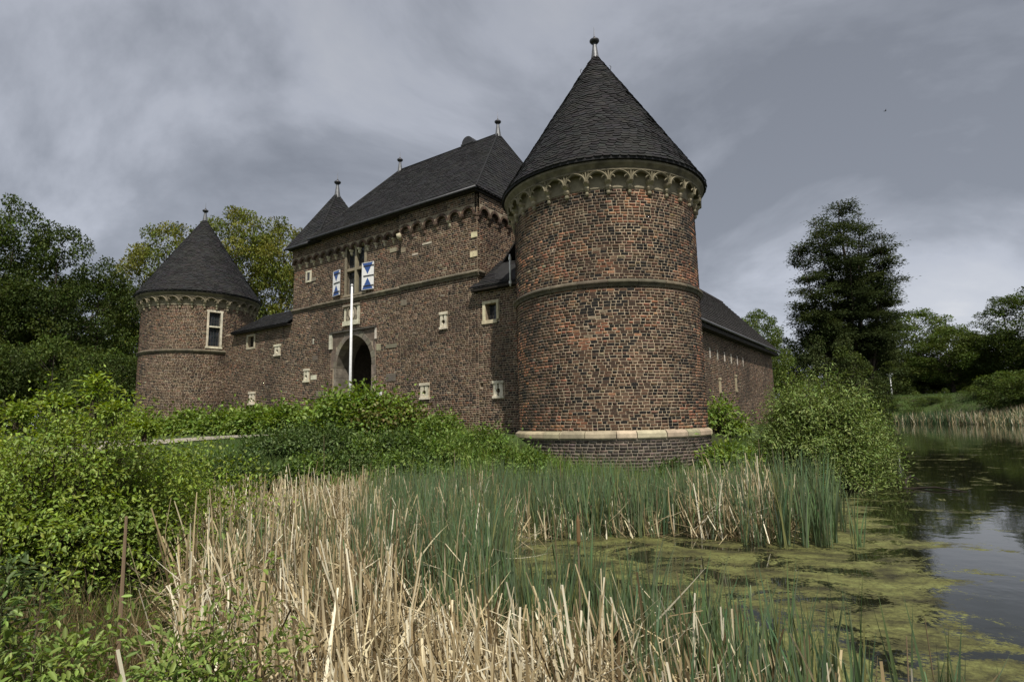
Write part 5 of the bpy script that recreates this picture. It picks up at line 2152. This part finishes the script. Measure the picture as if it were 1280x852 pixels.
# near bushes on the left bank
HB = [(.205, .285, .040), (.240, .315, .048), (.165, .235, .034), (.190, .265, .054)]
shrub('hedge_bush', 'large bright green bush on the near bank left of the dry reeds', -5.2, 6.8, 2.3, 2.0, 2.15, 940, 48, .054, HB, 350, wl=.55, low=-.02, stemr=.009, lumps=.28, start=.2, z=-1.75)
shrub('hedge_bush', 'second bright green bush behind the large near bush towards the path', -8.4, 10.0, 1.9, 1.7, 1.45, 380, 36, .066, HB, 351, wl=.55, low=-.02, stemr=.009, lumps=.25, z=-1.6)
shrub('hedge_bush', 'small yellow-green bush where the dry reeds meet the bank', -5.9, 10.2, 1.0, 1.0, .8, 170, 30, .06, HB, 352, wl=.55, low=.0, stemr=.007, z=-1.75)
for k, (px, py, d, h) in enumerate([(117, 512, 6.3, .50), (70, 515, 6.6, .34), (138, 520, 6.0, .26), (22, 525, 6.2, .26), (180, 540, 6.2, .22)]):
    x, y, z = at(px, py, d)
    shrub('upright_shoot', 'slender leafy shoot rising out of the large near bush', x, y, .13, .13, h, 12, 40, .055, HB, 360 + k, 'shoots on top of the near bush', wl=.45, low=.55, stemr=.005, z=z - .1, upright=.3)
FG = [(.165, .235, .050), (.195, .265, .062), (.140, .200, .046)]
shrub('foreground_sapling', 'leafy sapling growing at the feet of the viewer left of the tall brown stalk', -2.55, 3.05, .75, .7, .95, 90, 26, .062, FG, 370, wl=.40, low=.1, stemr=.006, lumps=.4, z=-1.75)
shrub('foreground_sapling', 'low leafy sapling spreading over the brown sedge by the bank', -1.85, 2.35, .75, .5, .60, 80, 24, .06, FG, 371, wl=.42, low=.05, stemr=.005, lumps=.4, z=-1.72)
shrub('foreground_sapling', 'thin pale green sapling standing in front of the dry reed bed', -1.60, 3.1, .52, .45, 1.05, 62, 30, .052, FG, 372, wl=.40, low=.3, stemr=.005, lumps=.5, z=-1.8, upright=.1)
shrub('foreground_sapling', 'grey-green upright sapling at the edge of the large near bush', -3.1, 3.5, .40, .4, 1.15, 36, 26, .07, [(.085, .125, .045)], 373, wl=.34, low=.4, stemr=.005, lumps=.4, z=-1.75, upright=.15)

# ------------------------------------------------------------------ reeds and grass
BED = [(-1.5, 2.9), (-2.5, 4.4), (-4.1, 7.4), (-5.0, 9.6), (-4.5, 11.6), (-3.0, 12.2), (-2.5, 9.5), (-1.6, 7.4), (-1.2, 6.2), (-.9, 5.0), (-.8, 3.6)]
dry_reeds('dry_reeds', 'tall broken straw-coloured reeds filling the bed beside the large near bush', BED, 290, .74, 1.16, 401)
BED2 = [(-1.45, 2.3), (-1.5, 2.9), (-.8, 3.6), (-.9, 5.2), (-.2, 5.0), (.6, 4.4), (1.5, 3.7), (1.9, 2.9), (1.7, 2.2), (.9, 1.9), (-.6, 2.0)]
dry_reeds('dry_reeds', 'low tangle of broken dry reeds along the near water edge', BED2, 400, .48, .90, 405, litter=.9)
dry_reeds('dry_reeds', 'scattered dry stalks among the green cattails before the tower foot', [(-.6, 9.3), (2.4, 9.2), (3.2, 10.2), (2.4, 11.4), (-.4, 11.4)], 150, .5, 1.0, 402, (1.1, .47, 5))
dry_reeds('dry_reeds', 'clump of dry reeds beside the right-hand cattails and willow', [(2.7, 9.3), (3.7, 8.6), (4.6, 9.4), (5.2, 11.4), (3.4, 11.6)], 240, .6, 1.15, 403, (1.0, .40, 6))
dry_reeds('dry_reeds', 'dry stalks mixed into the tall green reeds of the bed', [(-2.6, 6.2), (-.4, 6.4), (0, 9), (-.3, 12.0), (-3.0, 12.6)], 120, .7, 1.1, 404)
dry_reeds('dry_reeds', 'thin fringe of dry reeds running into the green cattails', [(-1.2, 4.8), (-.3, 5.4), (-.2, 7.0), (-1.6, 8.0), (-2.0, 10), (-3.2, 10.5), (-2.6, 7.5)], 80, .7, 1.05, 406, (1.4, .46, 4))
green_reeds('green_reeds', 'dense blue-green cattail leaves between the dry bed and the tower', [(-1.7, 5.9), (-.9, 5.2), (-.2, 5.8), (.1, 7.6), (-.1, 9.2), (-.2, 12.3), (-2.9, 12.3), (-2.5, 9.6)], 290, .95, 1.30, 411, (1.2, .28, 12))
green_reeds('green_reeds', 'green cattail leaves in the shallows before the tower foot', [(-.4, 9.4), (1.2, 9.2), (3.2, 9.5), (4.2, 11.4), (2.5, 12.6), (-.5, 12.9)], 290, .85, 1.25, 412, (.9, .32, 7))
green_reeds('green_reeds', 'tall green cattail clump on the right edge of the weedy water', [(2.9, 9.4), (3.5, 8.5), (4.4, 8.3), (5.4, 9.6), (6.1, 11.5), (4.4, 11.9)], 210, 1.05, 1.45, 413, (1.2, .40, 8))
green_reeds('green_reeds', 'green cattail leaves rising out of the near dry reeds', [(-.9, 5.8), (.2, 5.9), (1.0, 5.6), (1.9, 4.6), (2.2, 3.6), (1.7, 3.2), (1.0, 4.0), (-.4, 4.9)], 360, .66, 1.02, 414, (1.3, .30, 9))
green_reeds('green_reeds', 'loose green cattail leaves along the outer edge of the near tangle', [(.2, 3.6), (1.0, 2.9), (1.9, 2.6), (2.35, 3.2), (2.3, 3.9), (1.5, 4.3), (.4, 4.6)], 150, .66, 1.02, 418, (1.5, .34, 2))
green_reeds('green_reeds', 'a few green cattail leaves standing inside the dry reed bed', [(-3.6, 6.5), (-2.2, 5), (-1.2, 5), (-1.4, 7.4), (-3.2, 10), (-4, 9.5)], 75, .9, 1.15, 415, (1.1, .46, 3))
green_reeds('green_reeds', 'small lone tuft of cattail leaves at the open water', [(4.75, 8.2), (5.0, 8.2), (5.0, 8.5), (4.75, 8.5)], 200, .8, 1.05, 416)
green_reeds('green_reeds', 'dark single cattail leaves close to the bank by the weedy water', [(1.95, 2.55), (2.15, 2.5), (2.2, 2.75), (2.0, 2.8)], 160, .8, 1.0, 417)
FB = [at(1128, 529, 82)[:2], at(1200, 530, 78)[:2], at(1290, 531, 68)[:2], at(1330, 531, 62)[:2]]


def far_reeds():
    r = np.random.default_rng(421)
    parts = []
    for dead in (True, False):
        n = 4200 if dead else 4200
        k = r.uniform(0, 1, n)
        i = np.searchsorted(np.cumsum([0, .3, .35, .35])[1:], k).clip(0, 2)
        xs, ys = [], []
        A = np.array([(56.5, 87), (58.6, 79), (58.4, 72), (55, 58), (53.5, 46)])
        u = r.uniform(0, 3.999, n)
        j = u.astype(int)
        P = A[j] + (A[j + 1] - A[j]) * (u - j)[:, None] + np.stack([r.uniform(-.8, 3.6, n), r.normal(0, .6, n)], 1)
        if dead:
            sel = (fbm(P[:, 1] * .25, P[:, 0] * .1, 77) > .40) & (r.random(len(P)) < np.where(P[:, 1] > 76, .25, 1.0))
            P = P[sel]
        m = len(P)
        z = np.maximum(ground_z(P[:, 0], P[:, 1]), WATER)
        C = straw_cols(m, r) if dead else tint((.06, .105, .05), m, r)
        parts.append(blade_geo(P[:, 0], P[:, 1], z, r.uniform(.6, 1.8, m), r.uniform(.03, .08, m), np.abs(r.normal(0, .35, m)), r.uniform(0, 6.3, m), r.normal(0, .2, m), C, r, None, 3))
    tag(np_mesh('far_reeds', *join_geo(parts), 'straw'), 'strip of straw and green reeds along the far bank', 'reeds', kind='stuff')


far_reeds()
BANK = [(-7.5, 11), (-5, 9.5), (-4.6, 11.2), (-3, 11.9), (-.5, 12.2), (2.5, 11.9), (5, 12.6), (7.0, 13.6), (7.5, 16), (8, 19), (5.6, 16.5), (3.5, 14.6), (2.0, 14.7), (.3, 16.2), (-4, 20), (-7.3, 19.8), (-9, 17), (-9.5, 13)]
grass('bank_grass', 'fresh green grass on the bank before the castle walls', BANK, 300, .08, .26, 431, (.085, .145, .030), ok=lambda x, y: np.abs(to_ts(x, y)[0] - 11.8) > 1.5)
grass('bank_grass', 'rank bright weeds and grass at the foot of the pond tower', [(-4.6, 12.0), (-.6, 12.3), (2.5, 12.0), (5, 12.7), (6.6, 13.8), (6.3, 15.6), (4.8, 14.4), (2.6, 14.4), (.6, 15.4), (-1.2, 17.0), (-3.6, 17)], 370, .22, .58, 432, (.16, .24, .044), (.006, .014))
grass('bank_grass', 'long grass around the near bushes on the left bank', [(-9, 5), (-2.6, 4.2), (-4.2, 7.4), (-5.2, 9.6), (-7.5, 12), (-10, 12)], 230, .2, .5, 433, (.10, .155, .032))
grass('sedge', 'brown dead sedge under the near saplings', [(-3.6, 2.0), (-1.2, 1.9), (-2.2, 3.6), (-3.4, 5.6), (-4.6, 5.0)], 900, .25, .65, 434, (.17, .125, .065), (.004, .008))
grass('sedge', 'green sedge blades among the brown ones by the near bank', [(-3.6, 2.0), (-1.4, 1.9), (-2.4, 3.6), (-3.6, 5.6), (-4.6, 5.0)], 300, .2, .55, 435, (.07, .105, .03), (.004, .008))
grass('far_lawn', 'mown lawn grass above the far bank', [(56, 92), (60, 80), (66, 74), (84, 96), (76, 110)], 26, .12, .3, 436, (.055, .095, .024), (.03, .07))


def stalk(px, ptop, pbot, d, rad, label, group=None, head=False):
    x, y, z1 = at(px, ptop, d)
    x0 = x + random.uniform(-.03, .03)
    zb = max(gz(x0, y), WATER)
    root = thing('reed_stalk', label, 'reed stalk', (x0, y, zb), group)
    mb = MB()
    c = jit((.21, .155, .10), .2)
    mb.tube([(0, 0, -.03), ((x - x0) * .4 + random.uniform(-.01, .01), 0.01, (z1 - zb) * .5), (x - x0, 0, z1 - zb)], [rad, rad * .85, rad * .5], c, 6)
    o = mb.build('stem', 'straw')
    o.parent = root
    if head:
        mb = MB()
        h = z1 - zb
        mb.tube([(x - x0, 0, h - .24), (x - x0, 0, h - .21), (x - x0, 0, h - .06), (x - x0, 0, h - .02)], [rad * .6, rad * 1.9, rad * 1.7, rad * .5], (.20, .12, .06), 8)
        o = mb.build('seed_head', 'straw')
        o.parent = root


stalk(158, 645, 0, 3.3, .015, 'thick tall brown reed stalk standing alone before the large near bush')
stalk(722, 640, 0, 4.4, .008, 'tall brown reed stalk with seed head rising from the near green reeds', head=True)
for px, pt, d in ((693, 640, 5.2), (496, 640, 5.6), (405, 545, 10.6), (568, 562, 11.0), (615, 575, 10.6), (785, 575, 10.6), (700, 566, 11), (740, 570, 11), (948, 548, 11.0), (965, 555, 10.6), (893, 560, 11.2), (1000, 570, 9.9), (1020, 590, 9.4), (978, 560, 10.2), (840, 575, 11)):
    stalk(px, pt, 0, d, .008 if d > 8 else .006, 'thin dead reed stalk poking up above the surrounding reeds', 'dead stalks above the reeds')
for px, pt, d in ((1156, 772, 3.2), (1133, 795, 3.0)):
    stalk(px, pt, 0, d, .005, 'thin brown stem standing in the weedy water near the bank', 'stems in the weedy water')

# fallen branch in the water by the willow
mb = MB()
a = at(1132, 612, 14.6)
x, y = a[0], 14.4
br = thing('fallen_branch', 'forked dark branch lying half sunk in the pond beyond the cattails', 'branch', (x, y, WATER))
mb.tube([(-.1, .1, -.05), (.25, .5, .16), (.65, .9, .20), (1.0, 1.1, .05)], [.035, .03, .024, .012], (.03, .024, .018), 6)
o = mb.build('bough', 'bark'); o.parent = br
mb = MB()
mb.tube([(-.1, .1, -.02), (.35, -.35, .06), (.75, -.8, .0)], [.03, .022, .012], (.03, .024, .018), 6)
o = mb.build('fork', 'bark'); o.parent = br

# street lamp on the far bank
x, y, zt = at(1112, 466, 95)
z0 = gz(x, y)
lp = thing('street_lamp', 'grey lamp post with glass lantern on the far bank below the redwood', 'street lamp', (x, y, z0))
hh = zt - z0
mb = MB()
mb.tube([(0, 0, -.2), (0, 0, hh * .3), (0, 0, hh - .7)], [.14, .11, .09], (.62, .63, .63), 8)
o = mb.build('post', 'lead', None, True); o.parent = lp
mb = MB()
mb.lathe([(.10, hh - .72), (.26, hh - .62), (.42, hh - .25), (.40, hh - .2), (.0, hh - .2)], 0, 0, (.7, .72, .72), 10)
o = mb.build('lantern', 'paint', None, True); o.parent = lp
mb = MB()
mb.lathe([(.5, hh - .2), (.46, hh - .12), (.15, hh), (0, hh + .02)], 0, 0, (.35, .36, .36), 10)
o = mb.build('cap', 'lead', None, True); o.parent = lp

# bird in the sky
x, y, z = at(1106.5, 139, 60)
bd = thing('bird', 'tiny dark bird flying high above the trees across the pond', 'bird', (x, y, z))
mb = MB()
mb.tube([(-.13, 0, -.03), (-.07, 0, 0), (.05, 0, .02), (.12, 0, .04), (.16, 0, .035)], [.012, .035, .045, .028, .006], (.02, .02, .02), 7)
o = mb.build('body', 'bark', None, True); o.parent = bd
for s in (-1, 1):
    mb = MB()
    mb.prism([(.05, s * .02, .02), (-.04, s * .02, .02), (-.05, s * .16, .09), (-.09, s * .30, .13), (.0, s * .18, .10)], [(.05, s * .02, .03), (-.04, s * .02, .03), (-.05, s * .16, .1), (-.09, s * .30, .135), (.0, s * .18, .11)], (.02, .02, .02))
    o = mb.build('wing', 'bark'); o.parent = bd
